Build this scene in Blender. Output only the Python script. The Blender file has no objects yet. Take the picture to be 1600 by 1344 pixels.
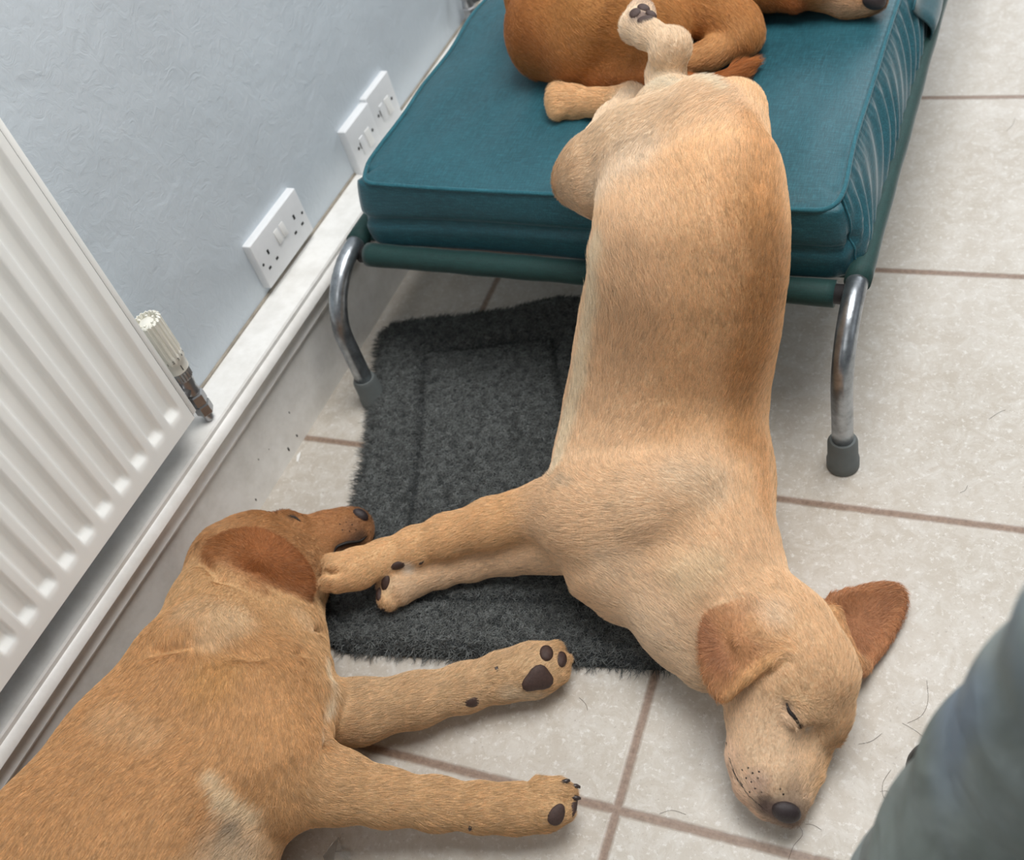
import bpy, bmesh, math, random
import numpy as np
from mathutils import Vector, Matrix
random.seed(3); rng = np.random.default_rng(7)
SC = bpy.context.scene; COL = SC.collection

# ------------------------------------------------------------------ camera
YAW, PITCH, ROLL, FPX, CAMH = -0.638, -0.8127, -0.3427, 1698.6, 1.2593
Ff = np.array([math.sin(YAW)*math.cos(PITCH), math.cos(YAW)*math.cos(PITCH), math.sin(PITCH)])
_R = np.cross(Ff, [0, 0, 1]); _R /= np.linalg.norm(_R); _U = np.cross(_R, Ff)
Rr = _R*math.cos(ROLL)+_U*math.sin(ROLL); Uu = -_R*math.sin(ROLL)+_U*math.cos(ROLL)
CC = np.array([0, 0, CAMH])
cam = bpy.data.cameras.new('camera'); camo = bpy.data.objects.new('camera', cam); COL.objects.link(camo)
M = Matrix.Identity(4)
for i in range(3):
    M[i][0] = Rr[i]; M[i][1] = Uu[i]; M[i][2] = -Ff[i]; M[i][3] = CC[i]
camo.matrix_world = M
cam.sensor_fit = 'HORIZONTAL'; cam.sensor_width = 36; cam.lens = 36*FPX/1600
cam.clip_start = .02; cam.clip_end = 50
cam.dof.use_dof = True; cam.dof.focus_distance = 1.33; cam.dof.aperture_fstop = 4.6
SC.camera = camo
def P(px, py, z):
    d = Ff+Rr*(px-800)/FPX-Uu*(py-672)/FPX
    return CC+d*((z-CAMH)/d[2])
def ppm(p): return FPX/float((np.asarray(p)-CC)@Ff)
def proj(V):
    d = np.asarray(V)-CC; w = d@Ff
    return 800+FPX*(d@Rr)/w, 672-FPX*(d@Uu)/w, w

# ------------------------------------------------------------------ world and lights
SC.view_settings.view_transform = 'Standard'; SC.view_settings.look = 'None'
SC.view_settings.gamma = 1; SC.view_settings.exposure = 0
w = bpy.data.worlds.new('world'); SC.world = w; w.use_nodes = True
w.node_tree.nodes['Background'].inputs[0].default_value = (.86, .93, 1, 1)
def area(name, loc, tgt, sx, sy, power, col):
    l = bpy.data.lights.new(name, 'AREA'); l.shape = 'RECTANGLE'; l.size = sx; l.size_y = sy
    l.energy = power; l.color = col
    o = bpy.data.objects.new(name, l); COL.objects.link(o); o.location = loc
    o.rotation_euler = (Vector(tgt)-Vector(loc)).to_track_quat('-Z', 'Y').to_euler()
    return o
POW = dict(far=44, over=66, right=4, behind=8, world=.135)
area('window_far', (.35, 4.0, 1.7), (-.3, 1, .2), 2.2, 1.6, POW['far'], (.95, .975, 1))
area('rooflight', (.05, 1.2, 2.7), (-.1, 1.15, 0), 1.5, 1.5, POW['over'], (1, .985, .96))
area('fill_right', (2.7, 1.2, 1.7), (-.8, .8, .3), 2.0, 1.4, POW['right'], (.96, .98, 1))  # weak fill added on the right for highlights on the radiator
area('fill_behind', (.1, -1.3, 2.4), (-.5, .7, 0), 1.4, 1.0, POW['behind'], (1, .97, .93))  # unseen fill added behind the camera to lift the dog and mattress front
w.node_tree.nodes['Background'].inputs[1].default_value = POW['world']

# ------------------------------------------------------------------ helpers
def link(name, me, parent=None):
    o = bpy.data.objects.new(name, me); COL.objects.link(o)
    if parent is not None: o.parent = parent
    return o
def tag(o, label=None, cat=None, group=None, kind=None):
    if label: o['label'] = label
    if cat: o['category'] = cat
    if group: o['group'] = group
    if kind: o['kind'] = kind
    return o
def empty(name, label, cat, group=None):
    o = bpy.data.objects.new(name, None); COL.objects.link(o); return tag(o, label, cat, group)
def mesh(name, V, F, mat=None, parent=None, smooth=True):
    me = bpy.data.meshes.new(name); me.from_pydata([tuple(map(float, v)) for v in V], [], [tuple(map(int, f)) for f in F])
    me.validate(); me.update()
    if smooth: me.shade_smooth()
    if mat: me.materials.append(mat)
    return link(name, me, parent)
def from_bm(name, bm, mat=None, parent=None, smooth=False, angle=None):
    bmesh.ops.recalc_face_normals(bm, faces=bm.faces)
    me = bpy.data.meshes.new(name); bm.to_mesh(me); bm.free()
    if smooth: me.shade_smooth()
    if angle:
        me.shade_smooth(); me.set_sharp_from_angle(angle=math.radians(angle))
    if mat: me.materials.append(mat)
    return link(name, me, parent)
def box_bm(bm, lo, hi, bev=0, seg=2):
    g = bmesh.ops.create_cube(bm, size=1)['verts']
    for v in g: v.co = Vector([lo[i]+(v.co[i]+.5)*(hi[i]-lo[i]) for i in range(3)])
    if bev:
        es = list({e for v in g for e in v.link_edges})
        bmesh.ops.bevel(bm, geom=es, offset=bev, segments=seg, profile=.5, affect='EDGES')
def box(name, lo, hi, mat, parent=None, bev=0, seg=2):
    bm = bmesh.new(); box_bm(bm, lo, hi, bev, seg)
    return from_bm(name, bm, mat, parent, angle=40 if bev else None)
def tube_vf(pts, rad, n=16, cap=True):
    pts = [np.asarray(p, float) for p in pts]; m = len(pts)
    rad = [rad]*m if np.isscalar(rad) else rad
    V = []; F = []; up = None
    for i, p in enumerate(pts):
        t = pts[min(i+1, m-1)]-pts[max(i-1, 0)]; t = t/(np.linalg.norm(t)+1e-12)
        if up is None:
            up = np.array([0, 0, 1.]) if abs(t[2]) < .9 else np.array([1., 0, 0])
        s = np.cross(t, up); s /= np.linalg.norm(s)+1e-12; up = np.cross(s, t)
        for k in range(n):
            a = 2*math.pi*k/n; V.append(p+rad[i]*(math.cos(a)*s+math.sin(a)*up))
    for i in range(m-1):
        for k in range(n):
            F.append((i*n+k, i*n+(k+1) % n, (i+1)*n+(k+1) % n, (i+1)*n+k))
    if cap:
        F.append(tuple(range(n))[::-1]); F.append(tuple((m-1)*n+k for k in range(n)))
    return V, F
def tube(name, pts, rad, mat, parent=None, n=16):
    V, F = tube_vf(pts, rad, n); return mesh(name, V, F, mat, parent)
def lathe_vf(prof, c, axis=(0, 0, 1), n=32, rib=None):
    ax = Vector(axis).normalized(); q = Vector((0, 0, 1)).rotation_difference(ax)
    V = []; F = []
    for (r, z) in prof:
        for k in range(n):
            a = 2*math.pi*k/n; rr = r*(1+(rib(a, z) if rib else 0))
            v = q @ Vector((rr*math.cos(a), rr*math.sin(a), z)); V.append((v.x+c[0], v.y+c[1], v.z+c[2]))
    for i in range(len(prof)-1):
        for k in range(n): F.append((i*n+k, i*n+(k+1) % n, (i+1)*n+(k+1) % n, (i+1)*n+k))
    F.append(tuple(range(n))[::-1]); F.append(tuple((len(prof)-1)*n+k for k in range(n)))
    return V, F
def lathe(name, prof, c, mat, parent=None, axis=(0, 0, 1), n=32, rib=None, smooth=True):
    V, F = lathe_vf(prof, c, axis, n, rib); o = mesh(name, V, F, mat, parent, smooth)
    if smooth: o.data.set_sharp_from_angle(angle=math.radians(40))
    return o
def s2l(c):
    c = c.lstrip('#'); r = [int(c[i:i+2], 16)/255 for i in (0, 2, 4)]
    return tuple(x/12.92 if x <= .04045 else ((x+.055)/1.055)**2.4 for x in r)+(1,)

# ------------------------------------------------------------------ materials
class NT:
    def __init__(s, name):
        s.m = bpy.data.materials.new(name); s.m.use_nodes = True; s.t = s.m.node_tree; s.n = s.t.nodes
        s.b = s.n['Principled BSDF']
    def new(s, ty, **kw):
        n = s.n.new(ty)
        for k, v in kw.items(): setattr(n, k, v)
        return n
    def L(s, a, b): s.t.links.new(a, b)
    def noise(s, scale, detail=4, rough=.6, vec=None, dist=0):
        n = s.new('ShaderNodeTexNoise'); n.inputs['Scale'].default_value = scale; n.inputs['Detail'].default_value = detail
        n.inputs['Roughness'].default_value = rough; n.inputs['Distortion'].default_value = dist
        s.L(vec if vec else s.obj(), n.inputs['Vector']); return n.outputs['Fac']
    def obj(s):
        if not hasattr(s, '_o'): s._o = s.new('ShaderNodeTexCoord').outputs['Object']
        return s._o
    def mapping(s, sc=(1, 1, 1), rot=(0, 0, 0), loc=(0, 0, 0)):
        n = s.new('ShaderNodeMapping'); n.inputs['Scale'].default_value = sc; n.inputs['Rotation'].default_value = rot
        n.inputs['Location'].default_value = loc; s.L(s.obj(), n.inputs['Vector']); return n.outputs[0]
    def ramp(s, fac, stops):
        n = s.new('ShaderNodeValToRGB'); e = n.color_ramp.elements
        while len(e) < len(stops): e.new(.5)
        for i, (p, c) in enumerate(stops): e[i].position = p; e[i].color = c if len(c) == 4 else (*c, 1)
        s.L(fac, n.inputs[0]); return n.outputs[0]
    def math(s, op, a, b=None, c=None):
        n = s.new('ShaderNodeMath', operation=op)
        for i, v in enumerate((a, b, c)):
            if v is None: continue
            if isinstance(v, (int, float)): n.inputs[i].default_value = v
            else: s.L(v, n.inputs[i])
        return n.outputs[0]
    def mix(s, fac, a, b, blend='MIX'):
        n = s.new('ShaderNodeMix', data_type='RGBA', blend_type=blend)
        for i, v in zip((0, 6, 7), (fac, a, b)):
            if isinstance(v, (int, float)): n.inputs[i].default_value = v
            elif isinstance(v, tuple): n.inputs[i].default_value = v
            else: s.L(v, n.inputs[i])
        return n.outputs[2]
    def bump(s, h, strength=.3, dist=.002):
        n = s.new('ShaderNodeBump'); n.inputs['Strength'].default_value = strength; n.inputs['Distance'].default_value = dist
        s.L(h, n.inputs['Height']); s.L(n.outputs[0], s.b.inputs['Normal']); return n
    def base(s, c):
        if isinstance(c, tuple): s.b.inputs['Base Color'].default_value = c
        else: s.L(c, s.b.inputs['Base Color'])
def plain(name, col, rough=.5, metal=0, var=.12, scale=60, bump=.0, spec=.5):
    t = NT(name); c = s2l(col); d = tuple(x*(1-var) for x in c[:3])+(1,)
    t.base(t.ramp(t.noise(scale), [(.35, d), (.65, c)]))
    t.b.inputs['Roughness'].default_value = rough; t.b.inputs['Metallic'].default_value = metal
    t.b.inputs['Specular IOR Level'].default_value = spec
    if bump: t.bump(t.noise(scale*3), bump, .001)
    return t.m
M_wall = NT('wall_paint'); t = M_wall
n1 = t.noise(3, 5, .6); n2 = t.noise(26, 4, .65)
t.base(t.mix(t.ramp(n2, [(.55, (0, 0, 0)), (.75, (.2, .2, .2))]), t.ramp(n1, [(.35, s2l('#bfc8cf')), (.65, s2l('#cad3da'))]), s2l('#c3c9cd')))
t.b.inputs['Roughness'].default_value = .42
t.bump(t.math('ADD', t.math('MULTIPLY', t.noise(9, 3, .5, dist=.6), 1.0), t.math('MULTIPLY', t.noise(42, 4, .6, dist=1.5), .30)), .6, .006)
M_wall = M_wall.m
t = NT('skirting_gloss'); sm = t.mapping((1, 1, 1)); sn = t.noise(14, 6, .7)
spk = t.ramp(t.noise(95, 3, .5), [(.17, (1, 1, 1)), (.185, (0, 0, 0))])
t.base(t.mix(spk, t.ramp(sn, [(.3, s2l('#dedcd7')), (.6, s2l('#f3f2ef'))]), s2l('#8a8074')))
t.b.inputs['Roughness'].default_value = .3; t.bump(t.noise(8, 3), .2, .004); M_skirt = t.m
t = NT('radiator_enamel'); t.base(t.ramp(t.noise(6, 4), [(.3, s2l('#f0f1ee')), (.7, s2l('#f7f8f5'))])); t.b.inputs['Roughness'].default_value = .28; M_rad = t.m
M_socket = plain('white_plastic', '#e6e8ea', .35, var=.03)
M_socket2 = plain('white_switch_plastic', '#f1f1ef', .3, var=.03)
M_black = plain('black_slot', '#0c0c0e', .6)
M_chrome = plain('worn_chrome', '#b5b6b8', .33, .85, .2, 40, .1)
M_valve = plain('ivory_plastic', '#eceae0', .4, var=.05)
M_vdark = plain('grey_mark', '#50504c', .6)
M_green = plain('green_plastic', '#0f7a4a', .4)
M_tube = plain('galvanised_steel', '#b4bac0', .3, .9, .4, 55, .25)
M_rubber = plain('grey_rubber', '#666c6c', .6, var=.08)
M_collar = plain('black_tape', '#2b2829', .6)
M_trouser = None
def floor_mat():
    t = NT('stone_effect_tile')
    uv = t.mapping((1, 1, 1), (0, 0, -.0418))
    sx = t.new('ShaderNodeSeparateXYZ')
    n = t.new('ShaderNodeVectorMath', operation='ADD')
    # inverse rotation of the tile frame
    t.L(t.obj(), n.inputs[0]); rot = t.new('ShaderNodeVectorRotate', rotation_type='Z_AXIS'); t.L(n.outputs[0], rot.inputs['Vector']); rot.inputs['Angle'].default_value = -.0418
    t.L(rot.outputs[0], sx.inputs[0])
    T = .4844
    def edge(co, o):
        f = t.math('FRACT', t.math('DIVIDE', t.math('SUBTRACT', co, o-T*20.5), T))
        return t.math('MULTIPLY', t.math('ABSOLUTE', t.math('SUBTRACT', f, .5)), T)
    wob = t.math('MULTIPLY', t.math('SUBTRACT', t.noise(60, 3), .5), .0022)
    d = t.math('ADD', t.math('MINIMUM', edge(sx.outputs[0], -.337), edge(sx.outputs[1], 1.888)), wob)
    grout = t.ramp(d, [(.0038, (1, 1, 1)), (.0048, (0, 0, 0))])
    big = t.noise(5, 4, .6); mid = t.noise(38, 5, .75, dist=.8); fine = t.noise(230, 3, .7)
    c = t.ramp(big, [(.3, s2l('#bab1a4')), (.7, s2l('#c9c2b8'))])
    c = t.mix(t.ramp(mid, [(.42, (0, 0, 0)), (.70, (.7, .7, .7))]), c, s2l('#d9d6d0'))
    c = t.mix(t.ramp(t.noise(120, 4, .7), [(.56, (0, 0, 0)), (.64, (.55, .55, .55))]), c, s2l('#e6e4e0'))
    c = t.mix(t.ramp(fine, [(.28, (.55, .55, .55)), (.40, (0, 0, 0))]), c, s2l('#998f85'))
    c = t.mix(grout, c, t.ramp(t.noise(150, 3), [(.3, s2l('#7c6657')), (.7, s2l('#9c8473'))]))
    t.base(c)
    t.L(t.ramp(t.noise(30, 4), [(.3, (.36, .36, .36)), (.7, (.52, .52, .52))]), t.b.inputs['Roughness'])
    h = t.math('SUBTRACT', t.math('ADD', t.math('MULTIPLY', mid, .5), t.math('MULTIPLY', fine, .2)), t.math('MULTIPLY', grout, 1.6))
    t.bump(h, .30, .0018)
    return t.m
M_floor = floor_mat()
def fabric(name, c1, c2, c3, rough=.85, weave=1.0):
    t = NT(name)
    a = t.noise(1, 3, .6, vec=t.mapping((60, 700, 400))); b = t.noise(1, 3, .6, vec=t.mapping((700, 60, 400)))
    m = t.math('ADD', t.math('MULTIPLY', a, .5), t.math('MULTIPLY', b, .5))
    c = t.ramp(m, [(.36, s2l(c1)), (.5, s2l(c2)), (.64, s2l(c3))])
    c = t.mix(t.ramp(t.noise(7, 4), [(.3, (0, 0, 0)), (.7, (.35, .35, .35))]), c, s2l(c3))
    t.base(c); t.b.inputs['Roughness'].default_value = rough
    t.b.inputs['Sheen Weight'].default_value = .3; t.b.inputs['Sheen Roughness'].default_value = .35; t.b.inputs['Specular IOR Level'].default_value = .45
    t.bump(m, .5*weave, .0012); return t.m
M_cushion = fabric('teal_linen', '#123f49', '#194d58', '#2a6572', .5)
M_piping = fabric('teal_piping', '#184b57', '#215a66', '#317280')
M_canvas = fabric('dark_green_canvas', '#12302f', '#173a38', '#1e4643', .7, .3)

# ------------------------------------------------------------------ room
def grid_plane(name, o, u, v, mat, kind='structure'):
    o = np.array(o, float); u = np.array(u, float); v = np.array(v, float)
    ob = mesh(name, [o, o+u, o+u+v, o+v], [(0, 1, 2, 3)], mat, None, False); return tag(ob, kind=kind)
tag(box('floor', (-1.15, -2, -.02), (3, 4.2, 0), M_floor), kind='structure')
tag(box('wall_left', (-1.25, -2, 0), (-1.108, 4.2, 2.6), M_wall), kind='structure')
prof = [(-1.115, 0), (-1.064, 0), (-1.064, .138), (-1.060, .1405), (-1.0535, .1435), (-1.052, .1475), (-1.0535, .151), (-1.0535, .157), (-1.051, .166), (-1.046, .174), (-1.039, .180), (-1.0355, .186), (-1.0365, .193), (-1.040, .198), (-1.0435, .2005), (-1.0435, .207), (-1.0455, .210), (-1.115, .2135)]
V = [(x, -2, z) for x, z in prof]+[(x, 4.2, z) for x, z in prof]; n = len(prof)
F = [(i, i+1, n+i+1, n+i) for i in range(n-1)]
sk = mesh('baseboard_left', V, F, M_skirt); sk.data.set_sharp_from_angle(angle=math.radians(32)); tag(sk, kind='structure')
tr = tube('trim_1', [(-1.1075, -2, .2140), (-1.1075, 4.2, .2140)], .0032, plain('grubby_sealant', '#a59c8e', .7, var=.35, scale=40), None, 8); tag(tr, kind='structure')
# chips in the skirting paint: dark specks in the paint surface
M_chip = plain('bare_chip', '#3b352e', .8)
ch = empty('paint_chips', 'dark chips knocked out of the white skirting paint near the floor', 'paint chips')
for (px, py, r) in ((452, 645, 4), (464, 681, 5), (451, 702, 6), (404, 718, 3), (400, 781, 3.5), (72, 1054, 2.5), (420, 702, 2)):
    d = Ff+Rr*(px-800)/FPX-Uu*(py-672)/FPX
    p = CC+d*((-1.0638-0)/d[0])
    k = 6; s = r/1250; V = [(p[0], p[1]+s*.5*math.cos(a)*random.uniform(.6, 1.1), p[2]+s*math.sin(a)*random.uniform(.6, 1.2)) for a in [i*2*math.pi/k for i in range(k)]]
    V += [(x-.0015, y, z) for x, y, z in V]
    mesh('paint_chip', V, [tuple(range(k)), tuple(range(2*k-1, k-1, -1))]+[(i, (i+1) % k, k+(i+1) % k, k+i) for i in range(k)], M_chip, ch, False)

# ------------------------------------------------------------------ sockets
def socket_plate(root, y0, y1, z0, z1, xf, name='plate'):
    bm = bmesh.new(); box_bm(bm, (-1.110, y0, z0), (xf, y1, z1), .0022, 3)
    return from_bm(name, bm, M_socket, root, angle=35)
s1 = empty('double_socket', 'white double plug socket with two rocker switches, nearest the radiator', 'socket', None)
XF = -1.0935; y0, y1, z0, z1 = .992, 1.139, .2285, .3155
socket_plate(s1, y0, y1, z0, z1, XF)
def slot(root, y, z, w, h):
    box('pin_slot', (XF-.004, y-w/2, z-h/2), (XF+.00025, y+w/2, z+h/2), M_black, root)
for yc in (y0+.0305, y1-.0305):
    zc = z0+.036
    slot(s1, yc, zc+.0155, .0045, .0085); slot(s1, yc-.0115, zc-.0075, .0068, .0045); slot(s1, yc+.0115, zc-.0075, .0068, .0045)
for yc in (y0+.009, y1-.009): lathe('screw', [(.0026, 0), (.0026, .0006)], (XF-.0003, yc, z0+.043), M_black, s1, (1, 0, 0), 14)
for yc in (.5*(y0+y1)-.0085, .5*(y0+y1)+.0085):
    bm = bmesh.new(); box_bm(bm, (XF-.003, yc-.006, z0+.043), (XF+.0035, yc+.006, z0+.067), .001, 2)
    for v in bm.verts:
        if v.co.x > XF and v.co.z > z0+.055: v.co.x -= .0028
    from_bm('rocker_switch', bm, M_socket2, s1, angle=35)
def spur(name, label, y0, y1, z0, z1, xf):
    s = empty(name, label, 'switch')
    socket_plate(s, y0, y1, z0, z1, xf)
    yc = (y0+y1)/2; zc = (z0+z1)/2
    bm = bmesh.new(); box_bm(bm, (xf-.003, yc+.004, zc-.019), (xf+.004, yc+.021, zc+.013), .0014, 2)
    for v in bm.verts:
        if v.co.x > xf and v.co.z > zc: v.co.x -= .0028
    from_bm('rocker_switch', bm, M_socket2, s, angle=35)
    bm = bmesh.new(); box_bm(bm, (xf-.003, yc-.017, zc-.019), (xf+.0016, yc-.004, zc+.013), .001, 2)
    from_bm('fuse_holder', bm, M_socket, s, angle=35)
    box('fuse_slot', (xf-.002, yc-.0195, zc-.006), (xf+.0006, yc-.018, zc+.006), M_black, s)
    for q in (-.0262, .0285): lathe('screw', [(.0031, 0), (.0031, .0006)], (xf-.0003, yc+q, zc), M_black, s, (1, 0, 0), 14)
spur('fused_switch', 'white fused switch plate, the nearer of the joined pair behind the bed', 1.308, 1.397, .209, .302, -1.092)
spur('fused_switch', 'white fused switch plate, the farther of the joined pair behind the bed', 1.398, 1.488, .213, .307, -1.0955)

# ------------------------------------------------------------------ radiator
def radiator():
    r = empty('radiator', 'large white ribbed panel radiator on the left wall', 'radiator')
    X0, YE, ZB, ZT, YS = -1.02, .687, .274, .90, -.62
    pitch = .040
    ny0, nz = 0, 30
    ys = [YS]
    # front pressed sheet: grooves at each pitch
    N = int((YE-YS)/.0026); yy = np.linspace(YS, YE, N+1)
    zz = np.concatenate([[ZB, ZB+.004, ZB+.018], np.linspace(ZB+.026, ZB+.058, 12), np.linspace(ZB+.09, ZT-.08, 8), np.linspace(ZT-.058, ZT-.026, 8), [ZT]])
    V = []; F = []
    for z in zz:
        for y in yy:
            dd = (YE-.006-y)
            k = dd/pitch; fr = (k-math.floor(k))*pitch-pitch/2
            a = 0
            if dd > 0:
                g = max(0, 1-abs(fr)/.0135); g = min(1, g*2.4); g = g*g*(3-2*g)
                e = min(1, max(0, (z-ZB-.024)/.017)); e = e*e*(3-2*e); e2 = min(1, max(0, (ZT-.024-z)/.017))
                a = -.0085*g*e*e2
            V.append((X0+a, y, z))
    nn = N+1
    for i in range(len(zz)-1):
        for j in range(N): F.append((i*nn+j, i*nn+j+1, (i+1)*nn+j+1, (i+1)*nn+j))
    mesh('front_panel', V, F, M_rad, r)
    box('panel_back', (X0-.028, YS, ZB+.002), (X0-.012, YE-.001, ZT), M_rad, r, .002)
    box('side_seam', (X0-.016, YE-.0012, ZB+.002), (X0-.0006, YE+.0008, ZT), M_black, r)
    box('side_cover', (X0-.052, YE+.0008, ZB+.003), (X0-.0015, YE+.0105, ZT+.004), M_rad, r, .0015)
    bm = bmesh.new()
    for k in range(60):
        yk = YS+.02+k*.021
        box_bm(bm, (X0-.05, yk, ZB+.05), (X0-.029, yk+.001, ZT-.05))
    from_bm('convector_fins', bm, M_rad, r)
    box('wall_bracket', (-1.1075, .690, ZB-.028), (-1.066, .712, ZB-.006), M_vdark, r, .001)
    box('wall_bracket', (-1.1075, -.3, ZB-.006), (X0-.03, -.27, ZB+.05), M_vdark, r, .001)
    return r
radiator()
def valve():
    v = empty('thermostatic_valve', 'white thermostatic radiator valve on chrome fittings beside the radiator', 'valve')
    c = (-1.058, .734, 0)
    rib = lambda a, z: (.10 if math.sin(a*18) > 0 else -.02) if .352 < z < .416 else 0
    lathe('valve_head', [(.0165, .318), (.0178, .3195), (.0178, .334), (.0200, .337), (.0200, .350), (.0192, .353), (.0188, .408), (.0192, .4105), (.0175, .4125), (.0160, .4125), (.0150, .404)], c, M_valve, v, n=144, rib=rib)
    lathe('end_cap', [(.0105, .403), (.0105, .4085), (.0092, .4095)], c, M_valve, v)
    for a in range(0, 360, 60):
        aa = math.radians(a); box('cap_tooth', (c[0]+.011*math.cos(aa)-.0015, c[1]+.011*math.sin(aa)-.0015, .403), (c[0]+.011*math.cos(aa)+.0015, c[1]+.011*math.sin(aa)+.0015, .4115), M_valve, v)
    for k, a in enumerate(range(-130, 60, 24)):
        aa = math.radians(a); p = (c[0]+.0201*math.cos(aa), c[1]+.0201*math.sin(aa), .3435)
        cu = bpy.data.curves.new('dial_mark', 'FONT'); cu.body = '06*12345'[k % 8]; cu.size = .0065; cu.extrude = .0002; cu.align_x = 'CENTER'; cu.align_y = 'CENTER'
        tmp = bpy.data.objects.new('tmp', cu); COL.objects.link(tmp); dg = bpy.context.evaluated_depsgraph_get(); me = bpy.data.meshes.new_from_object(tmp.evaluated_get(dg)); bpy.data.objects.remove(tmp)
        me.materials.clear(); me.materials.append(M_vdark); o = link('dial_mark', me, v); o.location = p; o.rotation_euler = (math.pi/2, 0, aa+math.pi/2)
    for a in (-75, -15): 
        aa = math.radians(a); p = (c[0]+.0179*math.cos(aa), c[1]+.0179*math.sin(aa), .327)
        box('pointer_line', (p[0]-.0006, p[1]-.0006, .323), (p[0]+.0006, p[1]+.0006, .332), M_vdark, v)
    lathe('limiter_peg', [(.003, 0), (.003, .004)], (c[0]-.014, c[1]+.016, .372), M_green, v, (-.3, 1, 0), 12)
    ribn = lambda a, z: .05*math.sin(a*20)
    lathe('ring_nut', [(.0135, .300), (.0148, .302), (.0148, .316), (.0135, .318)], c, M_chrome, v, n=120, rib=ribn)
    lathe('valve_body', [(.010, .268), (.012, .272), (.0105, .282), (.0125, .290), (.0125, .300)], c, M_chrome, v)
    lathe('hex_nut', [(.0125, .247), (.0142, .249), (.0142, .266), (.0125, .268)], c, M_chrome, v, n=6, smooth=False)
    lathe('hex_nut', [(.0115, .226), (.0135, .228), (.0135, .244), (.0115, .247)], (c[0], c[1]+.001, 0), M_chrome, v, n=6, smooth=False)
    lathe('pipe_tail', [(.0075, .2135), (.0075, .232)], c, M_chrome, v)
    V, F = tube_vf([(c[0], c[1], .281), (c[0], c[1]-.05, .281)], .0085); mesh('radiator_union', V, F, M_chrome, v)
valve()
v2 = empty('lockshield_valve', 'chrome pipe valve standing on the skirting ledge beyond the bed', 'valve')
c2 = (-1.083, 1.80, 0)
lathe('pipe_tail', [(.017, .2135), (.017, .219), (.008, .220), (.008, .235)], c2, M_vdark, v2)
lathe('hex_nut', [(.0125, .231), (.0145, .233), (.0145, .250), (.012, .252)], c2, M_chrome, v2, n=6, smooth=False)
lathe('valve_body', [(.009, .250), (.012, .256), (.010, .268), (.0135, .272), (.0135, .30)], c2, M_chrome, v2)
lathe('side_union', [(.009, 0), (.012, .004), (.012, .03), (.015, .032), (.015, .046), (.009, .048)], (c2[0], c2[1]+.004, .262), M_chrome, v2, (.6, .8, 0), n=6, smooth=False)

# ------------------------------------------------------------------ dog bed
BX0, BX1, RZ = -.976, -.201, .25; BY0, BY1 = 1.08, 2.25
def arc_leg(x, yfoot, yrail, sgn):
    r = abs(yrail-yfoot); pts = [(x, yfoot, .03), (x, yfoot, .09), (x, yfoot, RZ-r)]
    for a in np.linspace(0, math.pi/2, 12)[1:]:
        pts.append((x, yfoot+sgn*r*(1-math.cos(a)), RZ-r+r*math.sin(a)))
    pts.append((x, yrail+sgn*.06, RZ)); return pts
bed = empty('dog_bed_frame', 'raised dog bed frame with dark green canvas and bent steel legs', 'dog bed')
for (x, yf, yr, sg) in ((BX0, .975, BY0, 1), (BX1, .985, BY0+.005, 1), (BX0, BY1+.1, BY1, -1), (BX1, BY1+.1, BY1, -1)):
    lg = tube('leg', arc_leg(x, yf, yr, sg), .0145, M_tube, bed, 24)
    rib = lambda a, z: (.035 if math.sin(a*8) > .2 else 0) if .018 < z < .05 else 0
    lathe('rubber_foot', [(.021, 0), (.0225, .002), (.0225, .016), (.021, .018), (.0205, .052), (.0175, .058), (.0150, .0585)], (x, yf, 0), M_rubber, lg, n=96, rib=rib)
def wob_tube(name, a, b, r, mat, parent, n=60, amp=.0004, fl=1.0):
    a = np.array(a); b = np.array(b); V, F = [], []
    pts = [a+(b-a)*t for t in np.linspace(0, 1, n)]
    rad = [r*(1+amp/r*(math.sin(i*.9)+.6*math.sin(i*.37+1))) for i in range(n)]
    return tube(name, pts, rad, mat, parent, 24)
for x in (BX0, BX1): wob_tube('side_sleeve', (x, BY0+.012, RZ), (x, BY1-.01, RZ), .0172, M_canvas, bed)
wob_tube('front_sleeve', (BX0+.024, BY0-.0, RZ-.012), (BX1-.026, BY0-.0, RZ-.012), .0185, M_canvas, bed)
tube('cross_bar', [(BX0+.010, BY0, RZ-.012), (BX1-.010, BY0, RZ-.012)], .0135, M_collar, bed)
wob_tube('back_sleeve', (BX0+.035, BY1, RZ-.012), (BX1-.035, BY1, RZ-.012), .0185, M_canvas, bed)
tube('sleeve_hem', [(BX1-.100, BY0, RZ-.012), (BX1-.098, BY0, RZ-.012)], .0200, M_canvas, bed)
box('canvas_sling', (BX0, BY0+.028, RZ-.010), (BX1, BY1, RZ-.002), M_canvas, bed, .003)

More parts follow.
